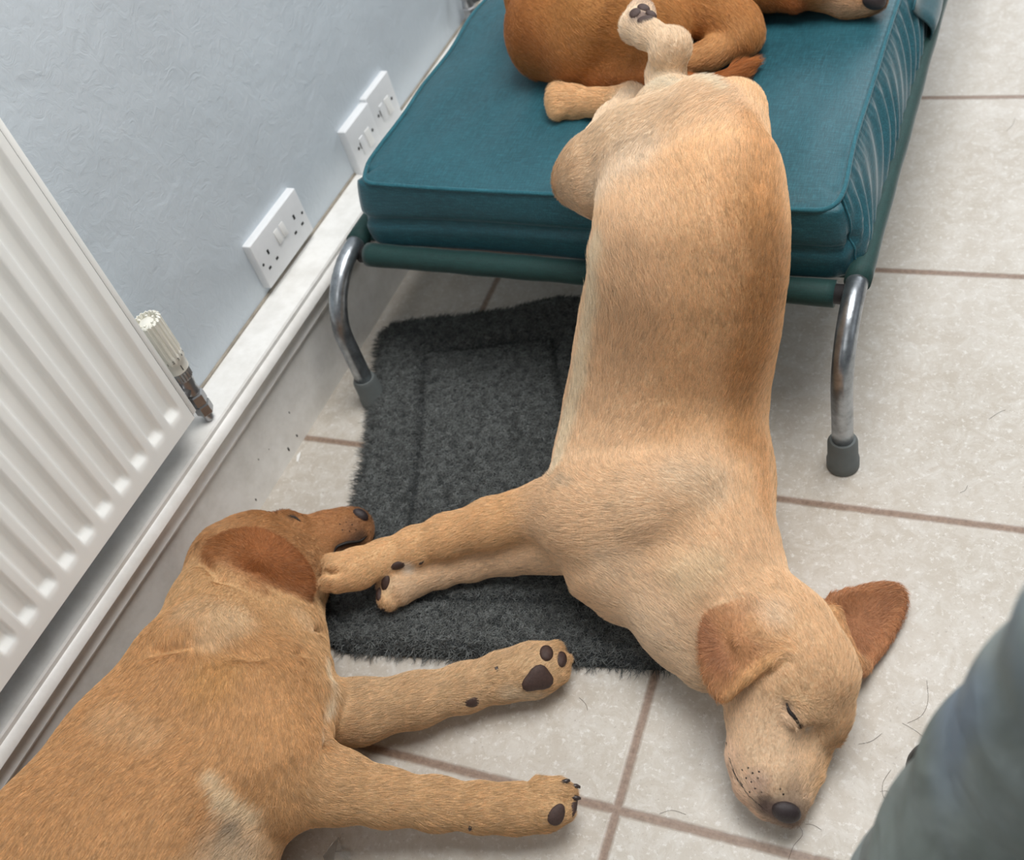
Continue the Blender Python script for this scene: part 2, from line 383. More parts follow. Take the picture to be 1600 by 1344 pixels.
def mattress():
    m = empty('mattress', 'teal linen cushion mattress with piped edges on the dog bed', 'mattress')
    X0, X1, Y0, Y1 = BX0+.012, BX1+.002, 1.098, 2.25; ZB, ZT = .244, .362; R = .045
    # outline of the top edge: inset on both long sides, rounded corners
    def outline(n=420):
        pts = []
        per = [('f', X1-X0), ('r', Y1-Y0), ('b', X1-X0), ('l', Y1-Y0)]
        ax, ay = (X0+X1)/2, (Y0+Y1)/2; hx, hy = (X1-X0)/2, (Y1-Y0)/2
        seg = []
        def arc(cx, cy, a0):
            return [(cx+R*math.cos(a0+t), cy+R*math.sin(a0+t)) for t in np.linspace(0, math.pi/2, 9)]
        c = [arc(X0+R, Y0+R, math.pi), arc(X1-R, Y0+R, 1.5*math.pi), arc(X1-R, Y1-R, 0), arc(X0+R, Y1-R, math.pi/2)]
        raw = []
        for k in range(4):
            raw += c[k]; a = c[k][-1]; b = c[(k+1) % 4][0]; L = math.dist(a, b); q = int(L/.004)
            raw += [(a[0]+(b[0]-a[0])*i/q, a[1]+(b[1]-a[1])*i/q) for i in range(1, q)]
        return np.array(raw)
    O = outline(); n = len(O); ctr = np.array([(X0+X1)/2, (Y0+Y1)/2])
    nrm = np.roll(O, -1, 0)-np.roll(O, 1, 0); nrm = np.stack([nrm[:, 1], -nrm[:, 0]], 1); nrm /= np.linalg.norm(nrm, axis=1)[:, None]
    V = []; F = []; rings = 26
    def inset(x, y, s):
        # top face is narrower than the base on the right and left, and sags in the middle of the front
        ins = .040*s if x > ctr[0]+.2 else .0
        return ins
    for i in range(rings):
        t = i/(rings-1)
        for j in range(n):
            x, y = O[j]; nx, ny = nrm[j]
            z = ZB+(ZT-ZB)*t
            bul = .010*math.sin(math.pi*min(1, t*1.0))**.7 if t > 0 else 0
            if i == 0: bul = -.01
            off = bul
            # long right side: diagonal gathers fanning down from the piping
            if nx > .6:
                ph = (y*1.0+(1-t)**1.6*.11)*2*math.pi/.040+1.7*math.sin(y*17)
                off += .0046*(.6+.4*math.sin(y*29))*math.sin(ph)*math.sin(math.pi*min(1, t*.96+.04))**.6*min(1, (y-Y0)/.05)
                off += .0009*math.sin(y*2*math.pi/.014)*max(0, (t-.72)/.28)*min(1, (y-Y0)/.1)
                off -= .034*t*(1-.25*math.exp(-((y-Y0)/.1)**2))
            if nx < -.6: off -= .026*t+.003*math.sin(y*31)*t
            if ny < -.5:
                off += -.008*math.exp(-((t-.42-.10*math.sin((x+.976)*3.6))/.07)**2)*1.0+.003*math.sin(x*11+t*3)
                off -= .004*t
            if ny < -.5:
                z -= .012*t*math.exp(-((x+.42)/.15)**2)
            z += .002*math.sin(y*23+x*9)*t
            V.append((x+nx*off, y+ny*off, z))
    for i in range(rings-1):
        for j in range(n): F.append((i*n+j, i*n+(j+1) % n, (i+1)*n+(j+1) % n, (i+1)*n+j))
    # top face: rings shrinking towards a spine, kept smooth away from the gathered edge
    top = np.array(V[(rings-1)*n:]); prev = (rings-1)*n; K = 46
    sm = top.copy()
    for _ in range(30): sm = (np.roll(sm, 1, 0)+sm*2+np.roll(sm, -1, 0))/4
    spine = np.stack([np.full(n, ctr[0]), np.clip(sm[:, 1], Y0+.36, Y1-.36)], 1)
    for k in range(1, K):
        f = 1-(k/K)
        for j in range(n):
            e = 1-f; q = min(1, e*12); p = top[j]*(1-q)+sm[j]*q
            x = spine[j][0]+(p[0]-spine[j][0])*f; y = spine[j][1]+(p[1]-spine[j][1])*f
            dome = .007*(1-math.exp(-e*9))
            dip = -.010*math.exp(-(((x+.42)/.16)**2+((y-1.12)/.14)**2))
            V.append((x, y, p[2]*(1-q)+ZT*q+dome+dip+(.0016*math.sin(x*33+y*19)+.001*math.sin(x*71-y*13))*min(1, e*6)))
        for j in range(n): F.append((prev+j, prev+(j+1) % n, len(V)-n+(j+1) % n, len(V)-n+j))
        prev = len(V)-n
    F.append(tuple(range(n))[::-1])
    mesh('cover', V, F, M_cushion, m)
    sp = top.copy()
    for _ in range(12): sp = (np.roll(sp, 1, 0)+sp*2+np.roll(sp, -1, 0))/4
    pts = [sp[j]+np.array([nrm[j][0]*.001, nrm[j][1]*.001, .001]) for j in list(range(n))+[0, 1]]
    tube('piping', pts, .0034, M_piping, m, 10)
    # vertical corner seam on the front right corner, and the loose cover flap at the far right
    jj = int(np.argmin((O[:, 0]-(X1-.004))**2+(O[:, 1]-(Y0+.012))**2))
    pts = [np.array(V[i*n+jj])+np.array([nrm[jj][0], nrm[jj][1], 0])*.0008 for i in range(1, rings)]
    tube('corner_seam', pts, .0015, M_piping, m, 8)
    fl = []; FF = []; a, b = 14, 16
    for i in range(a):
        for j in range(b):
            u, v = i/(a-1), j/(b-1)
            y = 1.585+.50*v+.03*math.sin(u*3); z = .262+.085*u-.04*u*(1-v)*0
            x = X1-.002-.018*u+.010+.005*math.sin(v*9+u*4)+.004*math.sin(u*7)
            y += .06*(1-u)*(1-v)-.05*(u*(1-u))*(1-v)*4*.3
            fl.append((x, y, z))
    for i in range(a-1):
        for j in range(b-1): FF.append((i*b+j, i*b+j+1, (i+1)*b+j+1, (i+1)*b+j))
    o = mesh('cover_flap', fl, FF, M_cushion, m); sm = o.modifiers.new('s', 'SOLIDIFY'); sm.thickness = .003
    return m
mattress()

# ------------------------------------------------------------------ animal sculpting: blended distance fields, meshed by surface nets
def smin(d1, d2, k):
    h = np.clip(.5+.5*(d2-d1)/k, 0, 1); return d2+(d1-d2)*h-k*h*(1-h), h
GAIN = [1.0, 1.0]
def coat(c):
    v = np.array([x**GAIN[0] for x in s2l(c)[:3]])*GAIN[1]
    return v*min(1, .90/v.max())
class Sculpt:
    def __init__(s): s.pr = []; s.paints = []
    def P3(s, q):
        p = P(q[0], q[1], q[2]); return p, (q[3]/ppm(p) if len(q) > 3 else 0)
    def chain(s, pts, col, k=.02, flow=1, ln=None):
        Q = [s.P3(q) for q in pts]
        if len(Q) == 1: Q = Q*2
        for (a, ra), (b, rb) in zip(Q[:-1], Q[1:]):
            s.pr.append(('cap', a, b, ra, rb, k, col, flow))
    def tri(s, pts, col, k=.006, flow=1):
        Q = [s.P3(q) for q in pts]
        s.pr.append(('tri', *[q[0] for q in Q], Q[0][1], k, col, flow))
    def ear(s, pts, m, col, r=6, rim=None, up=0):
        n = len(pts); Q = []
        for i in range(n):
            p0, p1, p2, p3 = [np.array(pts[(i+j) % n], float) for j in (-1, 0, 1, 2)]
            for t_ in (0, .34, .67): Q.append(.5*(2*p1+(p2-p0)*t_+(2*p0-5*p1+4*p2-p3)*t_**2+(3*p1-p0-3*p2+p3)*t_**3))
        for a, b in zip(Q, Q[1:]+Q[:1]): s.tri([tuple(m)+(r,), tuple(a)+(r,), tuple(b)+(r,)], col, .007)
        if rim:
            for a, b in zip(Q, Q[1:]+Q[:1]): s.chain([tuple(a)+(r+1.2,), tuple(b)+(r+1.2,)], rim, .004)
    def cut(s, pts, k=.008):
        Q = [s.P3(q) for q in pts]
        if len(Q) == 1: Q = Q*2
        for (a, ra), (b, rb) in zip(Q[:-1], Q[1:]): s.pr.append(('cut', a, b, ra, rb, k, None, 0))
    def paint(s, pts, col, st=.8):
        Q = [s.P3(q) for q in pts]
        if len(Q) == 1: Q = Q*2
        PP = pts if len(pts) > 1 else [pts[0], pts[0]]
        for a, b, pa, pb in zip(Q[:-1], Q[1:], PP[:-1], PP[1:]): s.paints.append((pa, pb, a[1], b[1], coat(col), st))
    @staticmethod
    def d_of(pr, X):
        if pr[0] == 'tri':
            a, b, c, r = pr[1:5]
            ba, cb, ac = b-a, c-b, a-c; nn = np.cross(ba, ac)
            pa, pb, pc = X-a, X-b, X-c
            sg = np.sign((pa@np.cross(ba, nn)))+np.sign((pb@np.cross(cb, nn)))+np.sign((pc@np.cross(ac, nn)))
            def e(u, pu):
                t = np.clip(pu@u/(u@u), 0, 1); q = pu-t[..., None]*u; return (q*q).sum(-1)
            d1 = np.minimum(np.minimum(e(ba, pa), e(cb, pb)), e(ac, pc)); d2 = (pa@nn)**2/(nn@nn)
            return np.sqrt(np.where(sg < 2, d1, d2))-r
        a, b, ra, rb = pr[1:5]; ba = b-a; q = ba@ba
        pa = X-a
        t = np.clip(pa@ba/q, 0, 1) if q > 1e-12 else np.zeros(X.shape[:-1])
        return np.linalg.norm(pa-t[..., None]*ba, axis=-1)-(ra+(rb-ra)*t)
    @staticmethod
    def kk(pr): return pr[-3]
    def bounds(s, pr):
        if pr[0] == 'tri': pts = np.array(pr[1:4]); r = pr[4]
        else: pts = np.array(pr[1:3]); r = max(pr[3], pr[4])
        return pts.min(0)-r, pts.max(0)+r
    def build(s, h=.0036, clipz=None):
        sol = [p for p in s.pr if p[0] != 'cut']
        lo = np.min([s.bounds(p)[0] for p in sol], 0)-.02; hi = np.max([s.bounds(p)[1] for p in sol], 0)+.02
        N = np.ceil((hi-lo)/h).astype(int)+1
        D = np.full(N, .08, np.float32)
        ax = [lo[i]+h*np.arange(N[i]) for i in range(3)]
        for p in s.pr:
            k = s.kk(p); a, b = s.bounds(p); m = k+.012
            i0 = np.maximum(0, np.floor((a-m-lo)/h).astype(int)); i1 = np.minimum(N, np.ceil((b+m-lo)/h).astype(int)+1)
            if (i1 <= i0).any(): continue
            X = np.stack(np.meshgrid(*[ax[i][i0[i]:i1[i]] for i in range(3)], indexing='ij'), -1)
            d = s.d_of(p, X); sl = tuple(slice(i0[i], i1[i]) for i in range(3))
            if p[0] == 'cut': D[sl] = -smin(-D[sl], d, k)[0]
            else: D[sl] = smin(D[sl], d, k)[0]
        if clipz is not None:
            Z = ax[2][None, None, :]; D = np.maximum(D, (clipz-Z).astype(np.float32))
        # surface nets
        S = D < 0; n = np.array(D.shape)-1
        cnt = np.zeros(n, np.int8)
        offs = [(i, j, k) for i in (0, 1) for j in (0, 1) for k in (0, 1)]
        sub = lambda A, o: A[o[0]:o[0]+n[0], o[1]:o[1]+n[1], o[2]:o[2]+n[2]]
        for o in offs: cnt += sub(S, o)
        act = (cnt > 0) & (cnt < 8); idx = np.argwhere(act)
        ids = np.full(n, -1, np.int32); ids[tuple(idx.T)] = np.arange(len(idx))
        vals = {o: D[tuple((idx+o).T)] for o in offs}
        acc = np.zeros((len(idx), 3)); c = np.zeros(len(idx))
        for o in offs:
            for a in range(3):
                if o[a]: continue
                o2 = list(o); o2[a] = 1; o2 = tuple(o2); v1, v2 = vals[o], vals[o2]
                m = (v1 < 0) != (v2 < 0); t = np.where(m, v1/np.where(m, v1-v2, 1), 0)
                pt = np.array(o, float)[None]+np.zeros((len(idx), 3)); pt[:, a] = t
                acc += pt*m[:, None]; c += m
        V = lo+h*(idx+acc/c[:, None])
        F = []
        for a in range(3):
            b, c_ = (a+1) % 3, (a+2) % 3
            sa = [slice(1, -1)]*3; sa[a] = slice(0, -1); sb = list(sa); sb[a] = slice(1, None)
            A = S[tuple(sa)]; B = S[tuple(sb)]
            for flip, m in ((0, A & ~B), (1, ~A & B)):
                e = np.argwhere(m); off = np.ones(3, int); off[a] = 0; e = e+off
                e = e[(e < n).all(1)]
                q = []
                for db, dc in ((0, 0), (-1, 0), (-1, -1), (0, -1)):
                    o = e.copy(); o[:, b] += db; o[:, c_] += dc; q.append(ids[tuple(o.T)])
                q = np.stack(q, 1)
                q = q[(q >= 0).all(1)]
                F.append(q[:, ::-1] if flip else q)
        F = np.concatenate(F)
        # light smoothing
        for _ in range(3):
            A = np.zeros_like(V); c = np.zeros(len(V))
            for i in range(4):
                np.add.at(A, F[:, i], V[F[:, (i+1) % 4]]); np.add.at(c, F[:, i], 1)
                np.add.at(A, F[:, i], V[F[:, (i+3) % 4]]); np.add.at(c, F[:, i], 1)
            V = V*.5+.5*A/np.maximum(c, 1)[:, None]
        # vertex normals
        fn = np.cross(V[F[:, 2]]-V[F[:, 0]], V[F[:, 3]]-V[F[:, 1]]); nr = np.zeros_like(V)
        for i in range(4): np.add.at(nr, F[:, i], fn)
        s.N = nr/(np.linalg.norm(nr, axis=1)[:, None]+1e-12)
        px, py, w_ = proj(V); s.uv = np.stack([px, py], 1); s.w = w_
        s.V, s.F = V, F
        # colour and hair direction
        Cc = np.zeros((len(V), 3)); W = np.zeros((len(V), 3)); d = np.full(len(V), .3)
        for p in s.pr:
            if p[0] == 'cut': continue
            a, b = s.bounds(p); k = max(s.kk(p), .012)*1.3
            m = np.where(((V > a-k) & (V < b+k)).all(1))[0]
            if not len(m): continue
            dd = s.d_of(p, V[m]); nd, hh = smin(d[m], dd, k)
            hh = 1-hh
            col = coat(p[-2]); fl = (p[2]-p[1]); L = np.linalg.norm(fl); fl = fl/L*p[-1] if L > 1e-6 else fl*0
            Cc[m] = Cc[m]*(1-hh)[:, None]+col*hh[:, None]; W[m] = W[m]*(1-hh)[:, None]+fl*hh[:, None]; d[m] = nd
        for qa, qb, ra, rb, col, st in s.paints:
            a, b = s.at(qa[0], qa[1])[0], s.at(qb[0], qb[1])[0]
            dd = s.d_of(('cap', a, b, 0, 0), V)
            ba = b-a; q = ba@ba; t = np.clip((V-a)@ba/q, 0, 1) if q > 1e-12 else 0
            r = ra+(rb-ra)*t
            f = np.clip(1.25-dd/r, 0, 1); f = f*f*(3-2*f)*st
            Cc = Cc*(1-f)[:, None]+col*f[:, None]
        s.V, s.F, s.C, s.W = V, F, Cc, W
        return s
    def at(s, px, py, off=0.0):
        """nearest point of the finished surface towards a spot, and its normal"""
        d = np.hypot(s.uv[:, 0]-px, s.uv[:, 1]-py); m = np.where(d < 7)[0]
        if not len(m): m = np.argsort(d)[:4]
        wmin = s.w[m].min(); m = m[s.w[m] < wmin+.012]
        m = m[np.argsort(d[m])[:6]]
        nn = s.N[m].mean(0); nn /= np.linalg.norm(nn)
        dd = Ff+Rr*(px-800)/FPX-Uu*(py-672)/FPX; dd = dd/np.linalg.norm(dd)
        p0 = s.V[m].mean(0); t = ((p0-CC)@nn)/(dd@nn) if abs(dd@nn) > .25 else (p0-CC)@dd
        q = CC+dd*t
        if np.linalg.norm(q-p0) > .012: q = p0
        return q+nn*off, nn
    def obj(s, name, mat):
        me = bpy.data.meshes.new(name); me.vertices.add(len(s.V)); me.vertices.foreach_set('co', s.V.astype(np.float32).ravel())
        me.loops.add(s.F.size); me.loops.foreach_set('vertex_index', s.F.astype(np.int32).ravel())
        me.polygons.add(len(s.F)); me.polygons.foreach_set('loop_start', np.arange(0, s.F.size, 4, dtype=np.int32))
        me.update(calc_edges=True); me.validate(); me.shade_smooth()
        at = me.attributes.new('coat', 'FLOAT_COLOR', 'POINT')
        at.data.foreach_set('color', np.c_[s.C, np.ones(len(s.C))].astype(np.float32).ravel())
        me.materials.append(mat); return link(name, me)
    def fur(s, name, n, length, mat, parent, rad=.00018, lift=.30, bare=(), longer=(), seed=1, gdir=None, ctr=None):
        R = np.random.default_rng(seed); V, F = s.V, s.F
        A = .5*np.linalg.norm(np.cross(V[F[:, 2]]-V[F[:, 0]], V[F[:, 3]]-V[F[:, 1]]), axis=1)
        # only where the coat can be seen from around the camera side or above
        fnz = s.N[F[:, 0]]; vd = V[F[:, 0]]-CC; vd /= np.linalg.norm(vd, axis=1)[:, None]
        A = A*((fnz*vd).sum(1) < .35)
        fi = R.choice(len(F), n, p=A/A.sum()); u, v = R.random(n), R.random(n)
        wts = np.stack([(1-u)*(1-v), u*(1-v), u*v, (1-u)*v], 1)
        def I(Q): return (Q[F[fi]]*wts[..., None]).sum(1)
        p, nn, fl, c = I(V), I(s.N), I(s.W), I(s.C)
        nn /= np.linalg.norm(nn, axis=1)[:, None]
        low = np.sin(p*23.+seed)[:, [1, 2, 0]]*.20+np.sin(p*61.)[:, [2, 0, 1]]*.10
        fl = fl+R.normal(0, .16, fl.shape)+low
        tg = fl-(fl*nn).sum(1)[:, None]*nn; L = np.linalg.norm(tg, axis=1)[:, None]; tg = tg/np.maximum(L, 1e-6)
        ln = length*R.uniform(.6, 1.25, n)
        keep = np.ones(n, bool)
        for (q, f) in longer:
            c0, r0 = s.P3(q); c0 = s.at(q[0], q[1])[0]; dd = np.linalg.norm(p-c0, axis=1); ln *= 1+(f-1)*np.clip(1.3-dd/r0, 0, 1)
        for q in bare:
            c0, r0 = s.P3(q); c0 = s.at(q[0], q[1])[0]; keep &= np.linalg.norm(p-c0, axis=1) > r0
        p, nn, tg, c, ln = p[keep], nn[keep], tg[keep], c[keep], ln[keep]; n = len(p)
        K = 4; pts = np.zeros((n, K, 3)); 
        for i in range(K):
            t = i/(K-1); pts[:, i] = p-nn*.0004+tg*(ln*t)[:, None]+nn*(ln*lift*(t-.45*t*t)*1.3)[:, None]
        hc = bpy.data.hair_curves.new(name); hc.add_curves([K]*n)
        hc.attributes['position'].data.foreach_set('vector', pts.astype(np.float32).ravel()) if 'position' in hc.attributes else hc.position_data.foreach_set('vector', pts.astype(np.float32).ravel())
        ra = hc.attributes.get('radius') or hc.attributes.new('radius', 'FLOAT', 'POINT')
        rr = np.tile(np.array([1, .9, .6, .15])*rad, n); ra.data.foreach_set('value', rr.astype(np.float32))
        q1 = np.floor(p/.0045).astype(np.int64); hs = ((q1[:, 0]*73856093) ^ (q1[:, 1]*19349663) ^ (q1[:, 2]*83492791)) % 1009/1009
        jit = (R.normal(1.0, .17, (n, 1))*(.80+.40*hs[:, None]))*np.ones((1, 3)); lt = (R.random((n, 1)) < .18)*.28
        cc = c*jit*(1-lt)+lt*np.sqrt(np.maximum(c, 0)); cc = cc*np.minimum(1, .96/np.maximum(cc.max(1), 1e-6))[:, None]; cc = np.clip(cc, 0, 1)
        ca = hc.attributes.new('coat', 'FLOAT_COLOR', 'CURVE'); ca.data.foreach_set('color', np.c_[cc, np.ones(n)].astype(np.float32).ravel())
        hc.materials.append(mat); o = bpy.data.objects.new(name, hc); COL.objects.link(o); o.parent = parent
        return o
def coat_mat(name, rough, amt):
    t = NT(name); a = t.new('ShaderNodeAttribute', attribute_name='coat')
    nz = t.noise(300, 3, .7, vec=t.mapping((1, 1, 1)))
    t.base(t.mix(amt, a.outputs['Color'], t.ramp(nz, [(.3, (.6, .58, .55)), (.7, (.95, .95, .95))]), 'MULTIPLY') if amt else a.outputs['Color'])
    t.b.inputs['Roughness'].default_value = rough; t.b.inputs['Specular IOR Level'].default_value = .25
    if amt: t.bump(nz, .25, .001)
    return t.m
M_skin = coat_mat('dog_coat_under', .75, 1.); M_hair = coat_mat('dog_hair', .5, 0)
M_nose = plain('dog_nose', '#3a3031', .38, var=.3, scale=500, bump=.5); M_pad = plain('paw_pad', '#4c3832', .6, var=.3, scale=300, bump=.6)
M_claw = plain('claw', '#3b3230', .35); M_line = plain('dark_skin_line', '#1d1512', .6)
def decal_tube(S, name, pts, r, mat, parent, off=-.0005):
    Q = []
    for (a, b) in zip(pts[:-1], pts[1:]):
        for t in np.linspace(0, 1, 5)[:-1]: Q.append(S.at(a[0]+(b[0]-a[0])*t, a[1]+(b[1]-a[1])*t, off)[0])
    Q.append(S.at(*pts[-1], off)[0]); n = len(Q)
    Q = [Q[0]]+[(Q[i-1]+Q[i]*2+Q[i+1])/4 for i in range(1, n-1)]+[Q[-1]]
    rr = [r*(.25+.75*math.sin(math.pi*min(1, max(0, (i+.6)/(n+.2))))) for i in range(n)]
    return tube(name, Q, rr, mat, parent, 10)
def blob(S, name, px, py, rx, ry, ang, th, mat, parent, off=-.001, tri=0.):
    """rounded flattened pad lying on the surface; rx, ry in metres, ang in image degrees"""
    c, nn = S.at(px, py, off); u = Rr*math.cos(math.radians(ang))-Uu*math.sin(math.radians(ang))
    u = u-(u@nn)*nn; u /= np.linalg.norm(u); v = np.cross(nn, u); V = []; F = []; A, B = 20, 9
    for i in range(B+1):
        f = -math.pi/2+math.pi*i/B
        for k in range(A):
            a = 2*math.pi*k/A; q = 1+tri*math.cos(3*a)+tri*.3*math.cos(2*a+1); V.append(c+u*rx*q*math.cos(f)*math.cos(a)+v*ry*q*math.cos(f)*math.sin(a)+nn*th*math.sin(f))
    for i in range(B):
        for k in range(A): F.append((i*A+k, i*A+(k+1) % A, (i+1)*A+(k+1) % A, (i+1)*A+k))
    return mesh(name, V, F, mat, parent)
def claw(S, px, py, dx, dy, ln, r, parent):
    c, nn = S.at(px, py, -.001); u = Rr*dx-Uu*dy; u = u/np.linalg.norm(u)
    return tube('claw', [c-u*.003, c+u*ln*.4+nn*.001, c+u*ln*.8, c+u*ln-nn*.002], [r, r, r*.6, r*.15], M_claw, parent, 8)

# ------------------------------------------------------------------ dog draped from the bed to the floor
def dog_draped():
    GAIN[:] = [.66, 1.22]
    S = Sculpt(); c1 = '#d8ab7c'; c2 = '#e6c39a'; c3 = '#cf9c68'; tan = '#cf9a62'; ear = '#8f562f'; cr = '#e6cba2'
    # torso: spine side, then belly side (hair lies from head to tail)
    S.chain([(1108, 222, .435, 90), (1117, 300, .432, 97), (1118, 370, .402, 102), (1110, 440, .350, 106), (1099, 515, .285, 107), (1086, 590, .217, 106), (1079, 670, .163, 106), (1090, 750, .127, 110), (1108, 830, .115, 97)], c3, .03, -1)
    S.chain([(1010, 310, .425, 76), (1027, 375, .395, 86), (1026, 440, .345, 92), (1010, 520, .275, 95), (998, 595, .212, 96), (985, 670, .160, 98), (968, 750, .127, 98), (962, 830, .115, 88), (985, 890, .10, 72)], c1, .035, -1)
    S.chain([(1132, 195, .44, 58), (1152, 168, .448, 41)], c3, .03, 1)
    S.chain([(1052, 190, .43, 68)], c2, .02); S.cut([(1112, 116, .46, 8), (1114, 134, .48, 6)], .02)
    # upper thigh and hind leg folded back along the bed
    S.chain([(1080, 225, .455, 84), (1000, 248, .435, 78), (934, 268, .42, 62)], c2, .03, -1)
    S.chain([(932, 282, .415, 58), (900, 285, .405, 36)], c1, .02, -1)
    S.chain([(935, 245, .41, 42), (962, 195, .40, 30), (988, 155, .398, 22)], c2, .016, 1)
    S.chain([(985, 152, .395, 20), (935, 160, .388, 19), (900, 160, .386, 23), (880, 158, .388, 27)], tan, .010, 1)
    S.chain([(872, 145, .388, 17)], tan, .004); S.chain([(874, 170, .386, 17)], tan, .004)
    # other hind leg standing up over the dog behind
    S.chain([(1045, 170, .43, 40), (1040, 120, .455, 27), (1046, 85, .49, 26), (1052, 72, .50, 25)], c2, .014, 1)
    S.chain([(1052, 72, .50, 24), (1015, 55, .505, 22), (996, 42, .505, 25), (1000, 28, .505, 24)], c2, .008, 1)
    S.chain([(1002, 18, .507, 19)], '#7a5a4c', .006)
    # shoulder, upper foreleg to the paw in the corner of the other dog's mouth
    S.chain([(1000, 800, .165, 78), (915, 800, .15, 66), (858, 800, .128, 48)], c1, .028, 1)
    S.chain([(852, 798, .125, 46), (770, 818, .105, 38), (700, 838, .09, 33), (650, 855, .08, 30), (600, 872, .078, 27), (560, 888, .088, 30), (535, 896, .094, 29)], tan, .012, 1)
    S.chain([(530, 882, .096, 20), (519, 880, .095, 15)], tan, .004, 1); S.chain([(524, 906, .092, 21), (513, 911, .090, 15)], tan, .004, 1)
    S.cut([(545, 893, .119, 4), (530, 894, .116, 5), (512, 895, .108, 6)], .005)
    # under foreleg
    S.chain([(890, 850, .085, 48), (800, 866, .055, 30), (740, 880, .047, 25), (690, 893, .044, 23), (655, 900, .044, 26), (625, 915, .044, 30)], '#dbb184', .010, 1)
    S.chain([(608, 935, .042, 19)], tan, .004); S.chain([(604, 915, .044, 17)], '#7a5a4c', .004)
    # chest, neck
    S.chain([(940, 905, .085, 46), (962, 940, .07, 22)], c1, .03, -1)
    S.chain([(1085, 835, .115, 104), (1120, 905, .105, 96), (1162, 962, .10, 84)], c1, .035, -1)
    S.chain([(1010, 900, .09, 72), (1075, 975, .08, 66), (1110, 1030, .07, 50)], c2, .03, -1)
    # head lying on its right side
    S.chain([(1215, 1000, .105, 92), (1238, 1040, .10, 92)], '#d2a473', .03, -1)
    S.chain([(1262, 1075, .085, 74), (1272, 1110, .07, 58)], '#d2a473', .025, -1)
    S.chain([(1195, 1078, .08, 66), (1195, 1120, .07, 60)], '#d9b085', .025, -1)
    S.chain([(1208, 1130, .075, 58), (1203, 1175, .062, 54), (1208, 1215, .05, 44), (1220, 1245, .042, 34)], '#d0a77e', .018, -1)
    S.chain([(1248, 1130, .06, 44), (1240, 1190, .045, 36), (1236, 1240, .038, 28)], '#d2a473', .015, -1)
    S.chain([(1183, 1185, .05, 46), (1188, 1225, .04, 34), (1203, 1252, .036, 28)], '#cfa88a', .012, -1)
    S.chain([(1284, 1142, .05, 30), (1298, 1148, .04, 20)], '#c99a68', .012, -1)
    S.chain([(1230, 1258, .040, 28), (1232, 1268, .036, 24)], '#4a3a38', .008)
    S.chain([(1252, 1095, .118, 14), (1268, 1120, .105, 14)], '#cb9a68', .018)          # brow
    # upper ear folded over the cheek
    e0 = (1226, 1018, .157); e1 = (1195, 952, .158); e2 = (1136, 948, .165); e3 = (1104, 966, .158); e4 = (1094, 1012, .145); e5 = (1106, 1062, .132); e6 = (1130, 1090, .125); e7 = (1165, 1062, .142); m = (1150, 1005, .166)
    e0 = (1226, 1020, .150); e1 = (1192, 958, .160); e2 = (1140, 955, .168); e3 = (1106, 968, .160); e4 = (1097, 1012, .150); e5 = (1108, 1062, .136); e6 = (1131, 1089, .128); e7 = (1170, 1056, .146)
    S.ear([e0, e1, e2, e3, e4, e5, e6, e7], m, ear, 6)
    S.chain([(1230, 1016, .158, 8), (1200, 1036, .158, 8), (1168, 1060, .150, 8), (1136, 1090, .134, 6)], '#bd8248', .004)
    S.chain([e0+(10,), (1180, 985, .163, 12)], '#c08954', .014)
    # lower ear turned out flat on the tiles
    f = [(1290, 948, .050), (1345, 922, .034), (1390, 917, .026), (1408, 930, .02), (1405, 962, .014), (1380, 1010, .014), (1352, 1040, .020), (1335, 1045, .04)]
    m2 = (1340, 975, .014)
    S.ear(f, m2, '#7c4526', 5, '#93552e')
    S.chain([(1300, 960, .06, 16), (1322, 1030, .05, 18)], '#b8804c', .014)
    S.chain([(1322, 1034, .045, 14), (1350, 1040, .022, 9)], '#c8945c', .010)
    # eyelids, brow, stop, flews and the far lip
    S.chain([(1240, 1098, .122, 7), (1252, 1116, .116, 8), (1260, 1134, .110, 6)], '#d0a070', .006); S.chain([(1222, 1106, .122, 6), (1232, 1124, .118, 7), (1244, 1140, .112, 5)], '#caa07a', .006)
    S.cut([(1272, 1152, .095, 9), (1262, 1166, .09, 9)], .03); S.cut([(1206, 1150, .125, 9), (1196, 1175, .11, 8)], .03)
    S.chain([(1284, 1176, .035, 15), (1272, 1215, .032, 13), (1256, 1250, .03, 12)], '#c79560', .006, -1)
    S.chain([(1166, 1195, .062, 24), (1176, 1228, .052, 22)], '#d0a98a', .014, -1)
    S.cut([(1292, 1172, .062, 3), (1276, 1212, .056, 3), (1262, 1246, .05, 3)], .006)
    S.cut([(1232, 1036, .158, 5), (1204, 1058, .150, 6), (1172, 1088, .138, 6), (1140, 1110, .122, 5)], .010)
    S.cut([(1128, 990, .175, 7), (1140, 1030, .165, 9)], .012)
    S.cut([(1060, 985, .155, 5), (1040, 940, .17, 5), (1060, 900, .19, 5)], .03); S.cut([(1210, 905, .19, 5), (1245, 925, .165, 4)], .02)
    S.chain([(1085, 752, .195, 34), (1010, 790, .185, 34)], c2, .035, 1)
    S.cut([(1120, 800, .22, 10), (1060, 845, .20, 9), (1000, 860, .19, 7)], .035)
    S.cut([(1085, 260, .545, 10), (1020, 320, .525, 12), (985, 335, .50, 10)], .035)
    S.chain([(1160, 250, .465, 34), (1168, 330, .445, 32)], c3, .03, -1)
    # creases
    S.cut([(1243, 905, .215, 3), (1190, 935, .20, 4)], .01)
    S.cut([(1229, 1098, .130, 4), (1243, 1122, .124, 5), (1251, 1137, .119, 4)], .004)
    S.cut([(866, 752, .175, 5), (880, 762, .17, 4)], .02)
